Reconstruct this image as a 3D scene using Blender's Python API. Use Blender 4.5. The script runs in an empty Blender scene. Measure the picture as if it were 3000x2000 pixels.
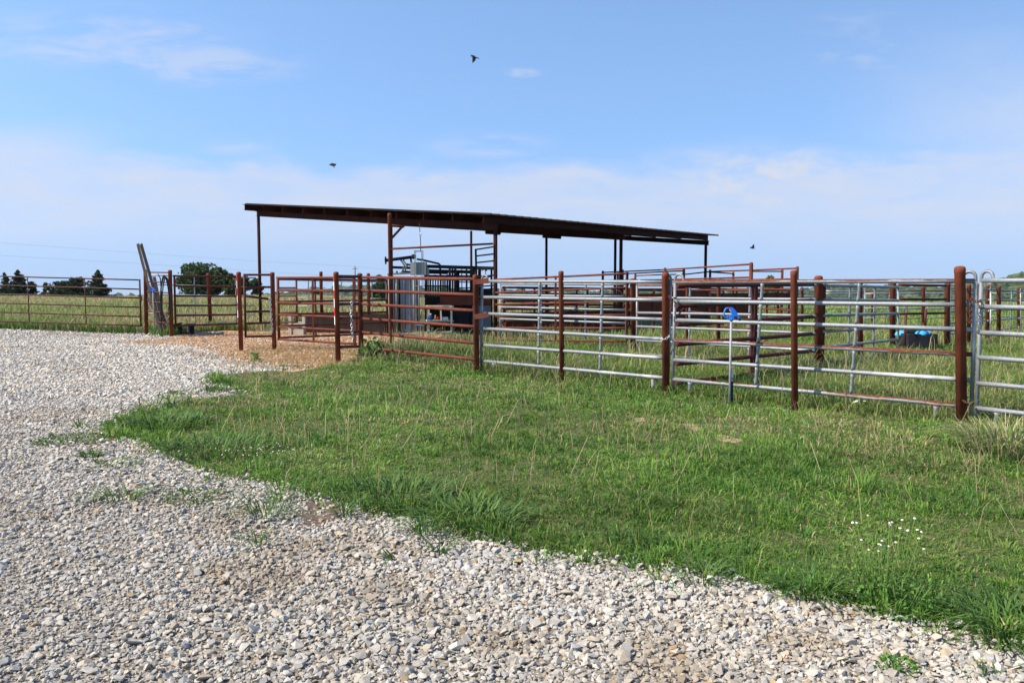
import bpy, bmesh, math, random
import numpy as np
from mathutils import Vector, Matrix
from mathutils.geometry import delaunay_2d_cdt

random.seed(7)
rng = np.random.default_rng(11)
SC = bpy.context.scene
COL = SC.collection

# ------------------------------------------------------------------ camera, sky, sun, exposure
FPX, CXP, CYP, HOR, CAMH = 2420.0, 1500.0, 1000.0, 825.0, 1.6
PITCH = math.atan((CYP - HOR) / FPX)
cp_, sp_ = math.cos(PITCH), math.sin(PITCH)
cd = bpy.data.cameras.new('camera')
cd.sensor_fit = 'HORIZONTAL'; cd.sensor_width = 36.0; cd.lens = 36.0 * FPX / 3000.0
cd.clip_start = 0.05; cd.clip_end = 20000.0
cam = bpy.data.objects.new('camera', cd)
cam.location = (0, 0, CAMH); cam.rotation_euler = (math.pi / 2 - PITCH, 0, 0)
COL.objects.link(cam); SC.camera = cam

SUN_EL, SUN_AZ = math.radians(44), math.radians(18)      # height; angle behind the left side
sdir = Vector((-math.cos(SUN_EL) * math.cos(SUN_AZ), -math.cos(SUN_EL) * math.sin(SUN_AZ), math.sin(SUN_EL)))
sl = bpy.data.lights.new('sun', 'SUN'); sl.energy = 4.4; sl.angle = math.radians(0.53); sl.color = (1.0, 0.91, 0.77)
so = bpy.data.objects.new('sun', sl); so.rotation_euler = sdir.to_track_quat('Z', 'Y').to_euler(); so.location = (-30, -10, 40)
COL.objects.link(so)

W = bpy.data.worlds.new('World'); SC.world = W; W.use_nodes = True
nt = W.node_tree; nt.nodes.clear()
def N(tree, typ, **kw):
    n = tree.nodes.new(typ)
    for k, v in kw.items(): setattr(n, k, v)
    return n
def build_world():
    L = nt.links
    out = N(nt, 'ShaderNodeOutputWorld'); bg = N(nt, 'ShaderNodeBackground')
    sky = N(nt, 'ShaderNodeTexSky', sky_type='NISHITA', sun_disc=False)
    sky.sun_elevation = SUN_EL; sky.sun_rotation = math.atan2(sdir.x, sdir.y)
    sky.altitude = 350; sky.air_density = 1.0; sky.dust_density = 0.6; sky.ozone_density = 1.0
    tc = N(nt, 'ShaderNodeTexCoord')
    sep = N(nt, 'ShaderNodeSeparateXYZ'); L.new(tc.outputs['Generated'], sep.inputs[0])
    def M(op, a, b=None, c=None):
        n = N(nt, 'ShaderNodeMath', operation=op)
        for i, v in enumerate((a, b, c)):
            if v is None: continue
            if isinstance(v, (int, float)): n.inputs[i].default_value = v
            else: L.new(v, n.inputs[i])
        return n.outputs[0]
    def MR(v, a, b, c=0.0, d=1.0):
        n = N(nt, 'ShaderNodeMapRange', interpolation_type='SMOOTHSTEP')
        L.new(v, n.inputs[0])
        for i, q in enumerate((a, b, c, d)): n.inputs[i + 1].default_value = q
        return n.outputs[0]
    X, Y, Z = sep.outputs
    lift = N(nt, 'ShaderNodeVectorMath', operation='ADD'); lift.inputs[1].default_value = (0, 0, 0.26)     # clear blue air right down to the land
    L.new(tc.outputs['Generated'], lift.inputs[0]); nrmz = N(nt, 'ShaderNodeVectorMath', operation='NORMALIZE'); L.new(lift.outputs[0], nrmz.inputs[0])
    L.new(nrmz.outputs[0], sky.inputs['Vector'])
    Yc = M('MAXIMUM', Y, 0.05)
    a = M('DIVIDE', X, Yc); e = M('DIVIDE', Z, Yc)        # slope coordinates of a direction (azimuth, elevation)
    comb = N(nt, 'ShaderNodeCombineXYZ'); L.new(a, comb.inputs[0]); L.new(e, comb.inputs[1])
    def noise(sx, sy, rot, scale, detail, off=(0, 0, 0), rough=0.55, dist=0.0):
        mp = N(nt, 'ShaderNodeMapping'); mp.inputs['Scale'].default_value = (sx, sy, 1); mp.inputs['Rotation'].default_value = (0, 0, rot)
        mp.inputs['Location'].default_value = off
        L.new(comb.outputs[0], mp.inputs[0])
        n = N(nt, 'ShaderNodeTexNoise'); n.inputs['Scale'].default_value = scale; n.inputs['Detail'].default_value = detail
        n.inputs['Roughness'].default_value = rough; n.inputs['Distortion'].default_value = dist
        L.new(mp.outputs[0], n.inputs['Vector']); return n.outputs[0]
    n1 = noise(1.0, 3.0, 0.10, 3.4, 10, (2.1, 0.3, 0), 0.62, 0.3)
    n2 = noise(1.0, 4.2, 0.06, 9.0, 9, (0.4, 7.3, 0), 0.66, 0.4)
    n3 = noise(1.0, 1.8, -0.2, 2.0, 5, (5.0, 1.0, 0), 0.5)
    n4 = noise(1.0, 2.0, 0.0, 16.0, 8, (3.3, 2.2, 0), 0.7, 0.2)
    def blob(ca, ce, ra, re):                                          # soft window of sky where a cloud lies (azimuth, elevation)
        dx = M('DIVIDE', M('SUBTRACT', a, ca), ra); dy = M('DIVIDE', M('SUBTRACT', e, ce), re)
        d = M('SQRT', M('ADD', M('MULTIPLY', dx, dx), M('MULTIPLY', dy, dy)))
        return MR(M('ADD', d, M('MULTIPLY', M('SUBTRACT', n1, 0.5), 0.9)), 1.1, 0.25)
    # broad thin cloud bank low over the land, its upper edge uneven
    edge = M('ADD', M('MULTIPLY', M('SUBTRACT', n3, 0.5), 0.10), 0.138)
    edge = M('ADD', edge, M('MULTIPLY', M('SUBTRACT', n1, 0.5), 0.10))
    edge = M('ADD', edge, M('MULTIPLY', M('SUBTRACT', n2, 0.5), 0.03))
    edge = M('ADD', edge, M('MULTIPLY', M('ABSOLUTE', M('ADD', a, 0.05)), 0.055))
    top = M('SUBTRACT', edge, e)
    bank = MR(top, -0.010, 0.020)
    bank = M('MULTIPLY', bank, MR(e, 0.015, 0.09))
    bank = M('MULTIPLY', bank, M('ADD', 0.50, M('MULTIPLY', MR(n2, 0.34, 0.68), 0.32)))
    def MX(x, y): return M('MAXIMUM', x, y)
    st = MR(n2, 0.38, 0.66)
    puff = M('MULTIPLY', blob(0.33, 0.115, 0.26, 0.055), MR(n4, 0.36, 0.66, 0.25, 1.0))
    puff = MX(puff, M('MULTIPLY', blob(-0.60, 0.13, 0.17, 0.07), MR(n1, 0.25, 0.6, 0.35, 0.85)))
    wisp = M('MULTIPLY', blob(-0.50, 0.285, 0.20, 0.045), st)
    wisp = MX(wisp, M('MULTIPLY', blob(-0.36, 0.255, 0.13, 0.030), st))
    wisp = MX(wisp, M('MULTIPLY', blob(0.012, 0.247, 0.026, 0.007), MR(n4, 0.3, 0.6)))
    wisp = MX(wisp, M('MULTIPLY', blob(-0.03, 0.160, 0.10, 0.022), M('MULTIPLY', st, 0.9)))
    wisp = MX(wisp, M('MULTIPLY', blob(-0.32, 0.158, 0.06, 0.016), M('MULTIPLY', st, 0.8)))
    wisp = MX(wisp, M('MULTIPLY', blob(0.42, 0.28, 0.11, 0.05), M('MULTIPLY', MR(n2, 0.42, 0.70), 0.6)))
    wisp = M('MULTIPLY', wisp, 0.50)
    # veil thickening on the far right
    veil = M('MULTIPLY', M('MULTIPLY', MR(M('ADD', a, M('MULTIPLY', n3, 0.3)), 0.45, 0.85), MR(e, 0.36, 0.16)), MR(n1, 0.28, 0.70, 0.2, 0.95))
    veil = M('MULTIPLY', veil, MR(e, 0.015, 0.09))
    cl = MX(MX(bank, wisp), MX(veil, puff))
    cl = M('MULTIPLY', cl, MR(Y, 0.0, 0.15))
    gain = N(nt, 'ShaderNodeMix', data_type='RGBA', blend_type='MULTIPLY'); gain.inputs[0].default_value = 1.0
    L.new(sky.outputs[0], gain.inputs[6]); gain.inputs[7].default_value = SKY_GAIN
    mix = N(nt, 'ShaderNodeMix', data_type='RGBA')
    low = N(nt, 'ShaderNodeMix', data_type='RGBA'); L.new(MR(e, 0.17, -0.02, 0.0, 0.85), low.inputs[0]); L.new(gain.outputs[2], low.inputs[6]); low.inputs[7].default_value = (1.72, 2.24, 3.1, 1)
    L.new(cl, mix.inputs[0]); L.new(low.outputs[2], mix.inputs[6]); mix.inputs[7].default_value = CLOUD_COL
    L.new(mix.outputs[2], bg.inputs[0]); bg.inputs[1].default_value = SKY_STR
    L.new(bg.outputs[0], out.inputs[0])
SKY_STR = 0.143
SKY_GAIN = (0.90, 1.01, 1.07, 1)
CLOUD_COL = (2.55, 2.75, 3.25, 1)
build_world()
SC.view_settings.view_transform = 'Standard'; SC.view_settings.look = 'None'
SC.view_settings.gamma = 1.0; SC.view_settings.use_curve_mapping = False
SC.view_settings.exposure = 0.9
SC.render.engine = 'CYCLES'
SC.cycles.max_bounces = 6; SC.cycles.diffuse_bounces = 3; SC.cycles.glossy_bounces = 3; SC.cycles.transmission_bounces = 3
SC.cycles.transparent_max_bounces = 6; SC.cycles.volume_bounces = 0
SC.cycles.use_denoising = True

# ------------------------------------------------------------------ geometry of the photograph -> the place
def wX(px, Y): return Y * (px - CXP) / FPX * cp_                       # lateral place of an upright seen at eye height
def wZ(py, Y):
    v = (CYP - py) / FPX
    return CAMH + Y * (v * cp_ - sp_) / (cp_ + v * sp_)
def P(px, py, Y): return Vector((wX(px, Y), Y, wZ(py, Y)))
def PX(px, py, Y):                                                     # exact, keeps a lean
    z = wZ(py, Y); w = z - CAMH
    return Vector(((px - CXP) / FPX * (Y * cp_ - w * sp_), Y, z))
def sstep(x, a, b):
    t = np.clip((x - a) / (b - a), 0, 1); return t * t * (3 - 2 * t)
def T(X, Y):
    X = np.asarray(X, float); Y = np.asarray(Y, float)
    z = -0.16 * sstep(Y, 17, 27) * sstep(X, -17.5, -12.5)
    c = 72 - 20 * sstep(X, -10, 12)
    z = z - 0.004 * np.clip(Y - 28, 0, None) - 0.0010 * np.clip(Y - c, 0, 140) ** 2 * (1 - 0)
    z = np.where(Y > c + 140, z - 0.02 * np.clip(Y - c - 140, 0, 900), z)
    z = z + 0.015 * np.sin(X * 0.9 + 1) * np.sin(Y * 0.7) * sstep(Y, 3, 6) * (1 - sstep(Y, 60, 90))
    return z
def Tz(x, y): return float(T(x, y))
def G(px, py):                                                         # point of the ground seen at a pixel
    d = Vector(((px - CXP) / FPX, cp_ + (CYP - py) / FPX * sp_, -sp_ + (CYP - py) / FPX * cp_))
    t = 3.0
    for k in range(60):
        x, y = d.x * t, d.y * t
        h = CAMH + d.z * t - Tz(x, y)
        t += h / max(0.02, -d.z) * 0.8
    return Vector((d.x * t, d.y * t, Tz(d.x * t, d.y * t)))

def h2(ix, iy, s):
    n = (ix.astype(np.int64) * 374761393 + iy.astype(np.int64) * 668265263 + s * 974711) & 0xffffffff
    n = ((n ^ (n >> 13)) * 1274126177) & 0xffffffff
    return ((n ^ (n >> 16)) & 0xffff) / 65535.0
def vnoise(x, y, s=0):
    x = np.asarray(x, float); y = np.asarray(y, float)
    ix = np.floor(x); iy = np.floor(y); fx = x - ix; fy = y - iy
    fx = fx * fx * (3 - 2 * fx); fy = fy * fy * (3 - 2 * fy)
    a = h2(ix, iy, s); b = h2(ix + 1, iy, s); c = h2(ix, iy + 1, s); d = h2(ix + 1, iy + 1, s)
    return (a * (1 - fx) + b * fx) * (1 - fy) + (c * (1 - fx) + d * fx) * fy
def inpoly(x, y, poly):
    r = np.zeros(len(x), bool); n = len(poly); j = n - 1
    for i in range(n):
        xi, yi = poly[i]; xj, yj = poly[j]
        if yi != yj:
            r ^= ((yi > y) != (yj > y)) & (x < (xj - xi) * (y - yi) / (yj - yi) + xi)
        j = i
    return r

# ------------------------------------------------------------------ mesh builders
class MB:
    def __init__(s): s.v = []; s.f = []; s.sm = []; s.mi = []
    def tube(s, path, r, n=10, caps=True, sq=1.0, mi=0, closed=False):
        path = [Vector(p) for p in path]; m = len(path)
        rs = r if isinstance(r, (list, tuple)) else [r] * m
        b0 = len(s.v); prevu = None
        for i, p in enumerate(path):
            if closed: t = path[(i + 1) % m] - path[i - 1]
            else: t = path[min(i + 1, m - 1)] - path[max(i - 1, 0)]
            if t.length < 1e-9: t = Vector((0, 0, 1))
            t.normalize()
            if prevu is None:
                ref = Vector((0, 0, 1)) if abs(t.z) < 0.9 else Vector((1, 0, 0))
                u = ref - t * ref.dot(t)
            else:
                u = prevu - t * prevu.dot(t)
                if u.length < 1e-6:
                    ref = Vector((0, 0, 1)) if abs(t.z) < 0.9 else Vector((1, 0, 0)); u = ref - t * ref.dot(t)
            u.normalize(); w = t.cross(u); prevu = u
            for k in range(n):
                an = 2 * math.pi * k / n
                s.v.append(p + u * (math.cos(an) * rs[i]) + w * (math.sin(an) * rs[i] * sq))
        segs = m if closed else m - 1
        for i in range(segs):
            a = b0 + i * n; b = b0 + ((i + 1) % m) * n
            for k in range(n):
                k2 = (k + 1) % n
                s.f.append((a + k, a + k2, b + k2, b + k)); s.sm.append(True); s.mi.append(mi)
        if caps and not closed:
            s.f.append(tuple(b0 + k for k in range(n - 1, -1, -1))); s.sm.append(False); s.mi.append(mi)
            e = b0 + (m - 1) * n
            s.f.append(tuple(e + k for k in range(n))); s.sm.append(False); s.mi.append(mi)
        return s
    def box(s, c, ax, ay, az, mi=0):                                   # centre and three half axes
        c, ax, ay, az = map(Vector, (c, ax, ay, az)); b = len(s.v)
        for k in range(8):
            s.v.append(c + ax * (1 if k & 1 else -1) + ay * (1 if k & 2 else -1) + az * (1 if k & 4 else -1))
        q = [(0, 2, 3, 1), (4, 5, 7, 6), (0, 1, 5, 4), (2, 6, 7, 3), (0, 4, 6, 2), (1, 3, 7, 5)]
        if ax.cross(ay).dot(az) < 0: q = [t[::-1] for t in q]
        for t in q: s.f.append(tuple(b + i for i in t)); s.sm.append(False); s.mi.append(mi)
        return s
    def bar(s, p0, p1, w, h, up=(0, 0, 1), mi=0):                      # square bar between two points
        p0, p1 = Vector(p0), Vector(p1); d = p1 - p0; L = d.length; d.normalize()
        up = Vector(up)
        if abs(up.dot(d)) > 0.95: up = Vector((1, 0, 0))
        side = d.cross(up).normalized(); u2 = side.cross(d).normalized()
        return s.box((p0 + p1) / 2, d * (L / 2), side * (w / 2), u2 * (h / 2), mi)
    def poly(s, pts, thick, nrm=None, mi=0):                           # extruded outline
        pts = [Vector(p) for p in pts]
        if nrm is None: nrm = (pts[1] - pts[0]).cross(pts[2] - pts[1]).normalized()
        nrm = Vector(nrm); b = len(s.v); n = len(pts)
        s.v += [p + nrm * (thick / 2) for p in pts] + [p - nrm * (thick / 2) for p in pts]
        s.f.append(tuple(b + i for i in range(n))); s.f.append(tuple(b + n + i for i in range(n - 1, -1, -1)))
        s.sm += [False, False]; s.mi += [mi, mi]
        for i in range(n):
            j = (i + 1) % n
            s.f.append((b + i, b + n + i, b + n + j, b + j)); s.sm.append(False); s.mi.append(mi)
        return s
    def lathe(s, c, prof, n=16, axis=(0, 0, 1), mi=0, smooth=True):    # profile of (radius, height)
        c = Vector(c); ax = Vector(axis).normalized()
        ref = Vector((1, 0, 0)) if abs(ax.x) < 0.9 else Vector((0, 1, 0))
        u = (ref - ax * ref.dot(ax)).normalized(); w = ax.cross(u); b = len(s.v)
        for r, h in prof:
            for k in range(n):
                a = 2 * math.pi * k / n
                s.v.append(c + ax * h + u * (r * math.cos(a)) + w * (r * math.sin(a)))
        for i in range(len(prof) - 1):
            for k in range(n):
                k2 = (k + 1) % n
                s.f.append((b + i * n + k, b + i * n + k2, b + (i + 1) * n + k2, b + (i + 1) * n + k)); s.sm.append(smooth); s.mi.append(mi)
        s.f.append(tuple(b + k for k in range(n - 1, -1, -1))); s.sm.append(False); s.mi.append(mi)
        e = b + (len(prof) - 1) * n
        s.f.append(tuple(e + k for k in range(n))); s.sm.append(False); s.mi.append(mi)
        return s
    def build(s, name, mat, parent=None):
        org = Vector((0, 0, 0))
        if parent is not None:
            q = parent
            while q is not None: org = org + q.location; q = q.parent
        me = bpy.data.meshes.new(name)
        me.from_pydata([tuple(Vector(p) - org) for p in s.v], [], s.f)
        me.polygons.foreach_set('use_smooth', s.sm)
        mats = mat if isinstance(mat, (list, tuple)) else [mat]
        for m in mats: me.materials.append(m)
        if len(mats) > 1: me.polygons.foreach_set('material_index', s.mi)
        me.update()
        o = bpy.data.objects.new(name, me); COL.objects.link(o)
        if parent is not None: o.parent = parent
        return o
def npmesh(name, verts, faces_flat, loop_tot, mat, colors=None, smooth=False, parent=None, loc=None):
    me = bpy.data.meshes.new(name)
    nv = len(verts); nf = len(loop_tot)
    me.vertices.add(nv); me.vertices.foreach_set('co', np.asarray(verts, np.float32).ravel())
    me.loops.add(len(faces_flat)); me.loops.foreach_set('vertex_index', np.asarray(faces_flat, np.int32))
    me.polygons.add(nf)
    ls = np.concatenate(([0], np.cumsum(loop_tot)[:-1])).astype(np.int32)
    me.polygons.foreach_set('loop_start', ls)
    me.polygons.foreach_set('use_smooth', np.full(nf, smooth, bool))
    if colors is not None:
        ca = me.color_attributes.new('tint', 'FLOAT_COLOR', 'POINT')
        c4 = np.ones((nv, 4), np.float32); c4[:, :3] = colors
        ca.data.foreach_set('color', c4.ravel())
    me.materials.append(mat); me.update(calc_edges=True); me.validate()
    o = bpy.data.objects.new(name, me); COL.objects.link(o)
    if parent is not None: o.parent = parent
    if loc is not None: o.location = loc
    return o
def tag(o, label=None, cat=None, group=None, kind=None):
    if label: o['label'] = label
    if cat: o['category'] = cat
    if group: o['group'] = group
    if kind: o['kind'] = kind
    return o
def thing(name, label, cat, loc, group=None):
    o = bpy.data.objects.new(name, None); COL.objects.link(o); o.location = Vector(loc)
    o.empty_display_size = 0.2
    return tag(o, label, cat, group)

# ------------------------------------------------------------------ materials
def newmat(name):
    m = bpy.data.materials.new(name); m.use_nodes = True
    return m, m.node_tree, m.node_tree.nodes['Principled BSDF']
def ramp(t, fac, stops):
    r = N(t, 'ShaderNodeValToRGB'); t.links.new(fac, r.inputs[0])
    els = r.color_ramp.elements
    while len(els) < len(stops): els.new(0.5)
    for e, (p, c) in zip(els, stops): e.position = p; e.color = (*c, 1)
    return r.outputs[0]
def tnoise(t, scale, detail=5, rough=0.6, vec=None, stretch=None, dist=0.0):
    tc = N(t, 'ShaderNodeTexCoord'); n = N(t, 'ShaderNodeTexNoise')
    src = tc.outputs['Object'] if vec is None else vec
    if stretch:
        mp = N(t, 'ShaderNodeMapping'); mp.inputs['Scale'].default_value = stretch; t.links.new(src, mp.inputs[0]); src = mp.outputs[0]
    t.links.new(src, n.inputs['Vector'])
    n.inputs['Scale'].default_value = scale; n.inputs['Detail'].default_value = detail; n.inputs['Roughness'].default_value = rough
    n.inputs['Distortion'].default_value = dist
    return n.outputs[0]
def bump(t, b, h, strength, dist=0.01):
    n = N(t, 'ShaderNodeBump'); n.inputs['Strength'].default_value = strength; n.inputs['Distance'].default_value = dist
    t.links.new(h, n.inputs['Height']); t.links.new(n.outputs[0], b.inputs['Normal'])
def mat_noise(name, stops, scale=6, rough=0.7, metal=0.0, bstr=0.15, bscale=60, stretch=None, spec=0.12):
    m, t, b = newmat(name)
    f = tnoise(t, scale, 6, 0.65, stretch=stretch)
    t.links.new(ramp(t, f, stops), b.inputs['Base Color'])
    b.inputs['Roughness'].default_value = rough; b.inputs['Metallic'].default_value = metal
    b.inputs['Specular IOR Level'].default_value = spec
    if bstr: bump(t, b, tnoise(t, bscale, 4), bstr, 0.004)
    return m
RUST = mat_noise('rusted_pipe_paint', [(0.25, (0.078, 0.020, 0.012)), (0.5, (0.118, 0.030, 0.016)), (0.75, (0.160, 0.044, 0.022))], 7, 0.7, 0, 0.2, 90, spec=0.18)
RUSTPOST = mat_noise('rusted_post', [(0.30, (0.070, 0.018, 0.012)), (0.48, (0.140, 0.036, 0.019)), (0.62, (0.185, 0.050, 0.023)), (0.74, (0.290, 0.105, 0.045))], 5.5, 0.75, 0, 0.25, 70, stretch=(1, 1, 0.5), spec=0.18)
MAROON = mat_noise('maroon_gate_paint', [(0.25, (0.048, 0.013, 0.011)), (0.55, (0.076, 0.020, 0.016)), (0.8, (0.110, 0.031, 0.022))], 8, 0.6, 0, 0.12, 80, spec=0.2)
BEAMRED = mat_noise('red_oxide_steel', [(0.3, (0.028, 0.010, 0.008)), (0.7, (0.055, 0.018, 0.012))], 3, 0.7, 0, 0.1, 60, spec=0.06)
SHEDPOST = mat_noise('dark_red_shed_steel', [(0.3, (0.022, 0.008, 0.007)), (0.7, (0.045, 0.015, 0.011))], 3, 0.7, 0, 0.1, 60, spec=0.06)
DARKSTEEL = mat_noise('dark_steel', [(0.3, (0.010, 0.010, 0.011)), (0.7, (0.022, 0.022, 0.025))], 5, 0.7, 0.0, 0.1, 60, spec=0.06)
CHUTEGREY = mat_noise('grey_chute_paint', [(0.25, (0.16, 0.175, 0.185)), (0.6, (0.24, 0.255, 0.265)), (0.85, (0.29, 0.305, 0.31))], 5, 0.5, 0.1, 0.08, 50)
ZINC = mat_noise('zinc_strut', [(0.3, (0.20, 0.215, 0.23)), (0.7, (0.31, 0.325, 0.34))], 12, 0.55, 0.15, 0.05, 60)
BOXGREY = mat_noise('electrical_box_grey', [(0.3, (0.20, 0.22, 0.21)), (0.7, (0.26, 0.28, 0.27))], 3, 0.45, 0, 0.03, 40)
WOODGREY = mat_noise('weathered_board', [(0.25, (0.070, 0.053, 0.042)), (0.55, (0.150, 0.118, 0.094)), (0.8, (0.235, 0.190, 0.150))], 5, 0.85, 0, 0.5, 40, stretch=(6, 6, 0.6))
BLACKPL = mat_noise('black_plastic', [(0.3, (0.012, 0.012, 0.014)), (0.7, (0.030, 0.030, 0.034))], 6, 0.45, 0, 0.1, 30)
BLUE = mat_noise('blue_enamel', [(0.3, (0.010, 0.135, 0.62)), (0.7, (0.018, 0.19, 0.76))], 6, 0.35, 0, 0.05, 40, spec=0.5)
JUGBLUE = mat_noise('dull_blue_plastic', [(0.3, (0.010, 0.030, 0.12)), (0.7, (0.02, 0.05, 0.18))], 6, 0.5)
BALLBLUE = mat_noise('pale_blue_plastic', [(0.3, (0.05, 0.33, 0.66)), (0.7, (0.07, 0.42, 0.78))], 4, 0.4, 0, 0.02, 40)
TAPERED = mat_noise('red_reflective_tape', [(0.3, (0.50, 0.015, 0.015)), (0.7, (0.62, 0.025, 0.02))], 6, 0.4, 0, 0.02, 40)
TAPEWHITE = mat_noise('white_reflective_tape', [(0.3, (0.62, 0.65, 0.66)), (0.7, (0.74, 0.77, 0.78))], 6, 0.4, 0, 0.02, 40)
CHAINZ = mat_noise('bright_chain', [(0.3, (0.45, 0.45, 0.44)), (0.7, (0.66, 0.66, 0.65))], 30, 0.4, 0.4, 0.0)
CHAINR = mat_noise('rusty_chain', [(0.3, (0.065, 0.026, 0.018)), (0.7, (0.14, 0.055, 0.035))], 30, 0.75, 0.0, 0.0)
RUBBER = mat_noise('hose_rubber', [(0.3, (0.010, 0.010, 0.010)), (0.7, (0.024, 0.024, 0.023))], 8, 0.75, 0, 0.05)
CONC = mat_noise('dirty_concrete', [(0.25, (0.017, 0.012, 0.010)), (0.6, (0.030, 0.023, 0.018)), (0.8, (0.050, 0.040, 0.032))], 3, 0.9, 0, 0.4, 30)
PALEBLOCK = mat_noise('pale_block', [(0.3, (0.34, 0.30, 0.25)), (0.7, (0.52, 0.47, 0.40))], 5, 0.9, 0, 0.3, 30)
RUSTPLATE = mat_noise('rust_sheet', [(0.25, (0.080, 0.022, 0.014)), (0.6, (0.125, 0.036, 0.022)), (0.85, (0.165, 0.055, 0.035))], 2.5, 0.75, 0, 0.15, 40)
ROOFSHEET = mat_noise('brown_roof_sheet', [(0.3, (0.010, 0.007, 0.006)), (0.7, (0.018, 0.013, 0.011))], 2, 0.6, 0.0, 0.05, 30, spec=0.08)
CREAM = mat_noise('old_cream_paint', [(0.25, (0.16, 0.10, 0.06)), (0.42, (0.40, 0.36, 0.28)), (0.8, (0.55, 0.50, 0.40))], 7, 0.8, 0, 0.2, 40)
WHITEPL = mat_noise('white_plastic', [(0.3, (0.55, 0.55, 0.52)), (0.7, (0.70, 0.70, 0.66))], 6, 0.5, 0, 0.02)
FEATHER = mat_noise('brown_feathers', [(0.3, (0.030, 0.026, 0.026)), (0.7, (0.085, 0.070, 0.060))], 40, 0.8, 0, 0.1)
WIRE = mat_noise('wire_grey', [(0.3, (0.22, 0.24, 0.27)), (0.7, (0.28, 0.30, 0.33))], 1, 0.6, 0.2, 0.0)
POLEWOOD = mat_noise('pole_wood', [(0.3, (0.10, 0.085, 0.07)), (0.7, (0.17, 0.15, 0.13))], 2, 0.9, 0, 0.2)

def mat_galv(name, rust_amt):
    m, t, b = newmat(name); L = t.links
    fine = tnoise(t, 38, 3, 0.7); big = tnoise(t, 2.4, 5, 0.6)
    c1 = ramp(t, fine, [(0.3, (0.19, 0.20, 0.212)), (0.7, (0.285, 0.298, 0.312))])
    c2 = ramp(t, big, [(0.3, (0.78, 0.78, 0.78)), (0.7, (1.0, 1.0, 1.0))])
    mu = N(t, 'ShaderNodeMix', data_type='RGBA', blend_type='MULTIPLY'); mu.inputs[0].default_value = 1
    L.new(c1, mu.inputs[6]); L.new(c2, mu.inputs[7]); colr = mu.outputs[2]
    pt = tnoise(t, 1.1, 3, 0.5, dist=0.2)                              # chalky bright patches
    pr = ramp(t, pt, [(0.60, (0, 0, 0)), (0.66, (1, 1, 1))])
    mw = N(t, 'ShaderNodeMix', data_type='RGBA'); L.new(pr, mw.inputs[0]); L.new(colr, mw.inputs[6]); mw.inputs[7].default_value = (0.50, 0.50, 0.48, 1)
    colr = mw.outputs[2]
    metal = 0.22; 
    b.inputs['Metallic'].default_value = metal; b.inputs['Roughness'].default_value = 0.5; b.inputs['Specular IOR Level'].default_value = 0.3
    if rust_amt > 0:
        geo = N(t, 'ShaderNodeNewGeometry'); sx = N(t, 'ShaderNodeSeparateXYZ'); L.new(geo.outputs['Normal'], sx.inputs[0])
        a1 = tnoise(t, 1.0, 4, 0.55); a2 = tnoise(t, 14, 5, 0.7)
        def M(op, x, y):
            n = N(t, 'ShaderNodeMath', operation=op)
            for i, q in enumerate((x, y)):
                if isinstance(q, (int, float)): n.inputs[i].default_value = q
                else: L.new(q, n.inputs[i])
            return n.outputs[0]
        # rust has eaten the zinc where water lies: along the top of the tubes and in patches
        v = M('ADD', M('MULTIPLY', sx.outputs[2], 0.22), M('ADD', a1, M('MULTIPLY', M('SUBTRACT', a2, 0.5), 0.16)))
        rm = ramp(t, v, [(0.80 - rust_amt, (0, 0, 0)), (0.83 - rust_amt, (1, 1, 1))])
        rc = ramp(t, tnoise(t, 22, 5), [(0.3, (0.080, 0.022, 0.012)), (0.55, (0.135, 0.039, 0.017)), (0.8, (0.21, 0.080, 0.030))])
        mr = N(t, 'ShaderNodeMix', data_type='RGBA'); L.new(rm, mr.inputs[0]); L.new(colr, mr.inputs[6]); L.new(rc, mr.inputs[7]); colr = mr.outputs[2]
        inv = N(t, 'ShaderNodeMapRange'); L.new(rm, inv.inputs[0]); inv.inputs[3].default_value = metal; inv.inputs[4].default_value = 0.0
        L.new(inv.outputs[0], b.inputs['Metallic'])
        rr = N(t, 'ShaderNodeMapRange'); L.new(rm, rr.inputs[0]); rr.inputs[3].default_value = 0.5; rr.inputs[4].default_value = 0.85
        L.new(rr.outputs[0], b.inputs['Roughness'])
    L.new(colr, b.inputs['Base Color'])
    bump(t, b, fine, 0.05, 0.003)
    return m
GALV = mat_galv('galvanised_steel', 0.0)
GALVR = mat_galv('galvanised_steel_rusting', 0.145)
GALVR2 = mat_galv('galvanised_steel_rust_top', 0.31)

def mat_leaf(name, trans=0.35, rough=0.6):
    m, t, b = newmat(name); L = t.links
    at = N(t, 'ShaderNodeAttribute', attribute_name='tint')
    L.new(at.outputs[0], b.inputs['Base Color']); b.inputs['Roughness'].default_value = rough; b.inputs['Specular IOR Level'].default_value = 0.25
    tr = N(t, 'ShaderNodeBsdfTranslucent'); L.new(at.outputs[0], tr.inputs[0])
    mx = N(t, 'ShaderNodeMixShader'); mx.inputs[0].default_value = trans
    L.new(b.outputs[0], mx.inputs[1]); L.new(tr.outputs[0], mx.inputs[2]); L.new(mx.outputs[0], t.nodes['Material Output'].inputs[0])
    return m
LEAF = mat_leaf('grass_blade'); FOLI = mat_leaf('tree_foliage', 0.25, 0.65)
def mat_stone():
    m, t, b = newmat('limestone_chips'); L = t.links
    at = N(t, 'ShaderNodeAttribute', attribute_name='tint')
    f = tnoise(t, 70, 4, 0.65); r = ramp(t, f, [(0.3, (0.80, 0.78, 0.75)), (0.65, (1.04, 1.04, 1.04))])
    mu = N(t, 'ShaderNodeMix', data_type='RGBA', blend_type='MULTIPLY'); mu.inputs[0].default_value = 1
    L.new(at.outputs[0], mu.inputs[6]); L.new(r, mu.inputs[7]); L.new(mu.outputs[2], b.inputs['Base Color'])
    b.inputs['Roughness'].default_value = 0.9; b.inputs['Specular IOR Level'].default_value = 0.2
    bump(t, b, f, 0.35, 0.006)
    return m
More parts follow.
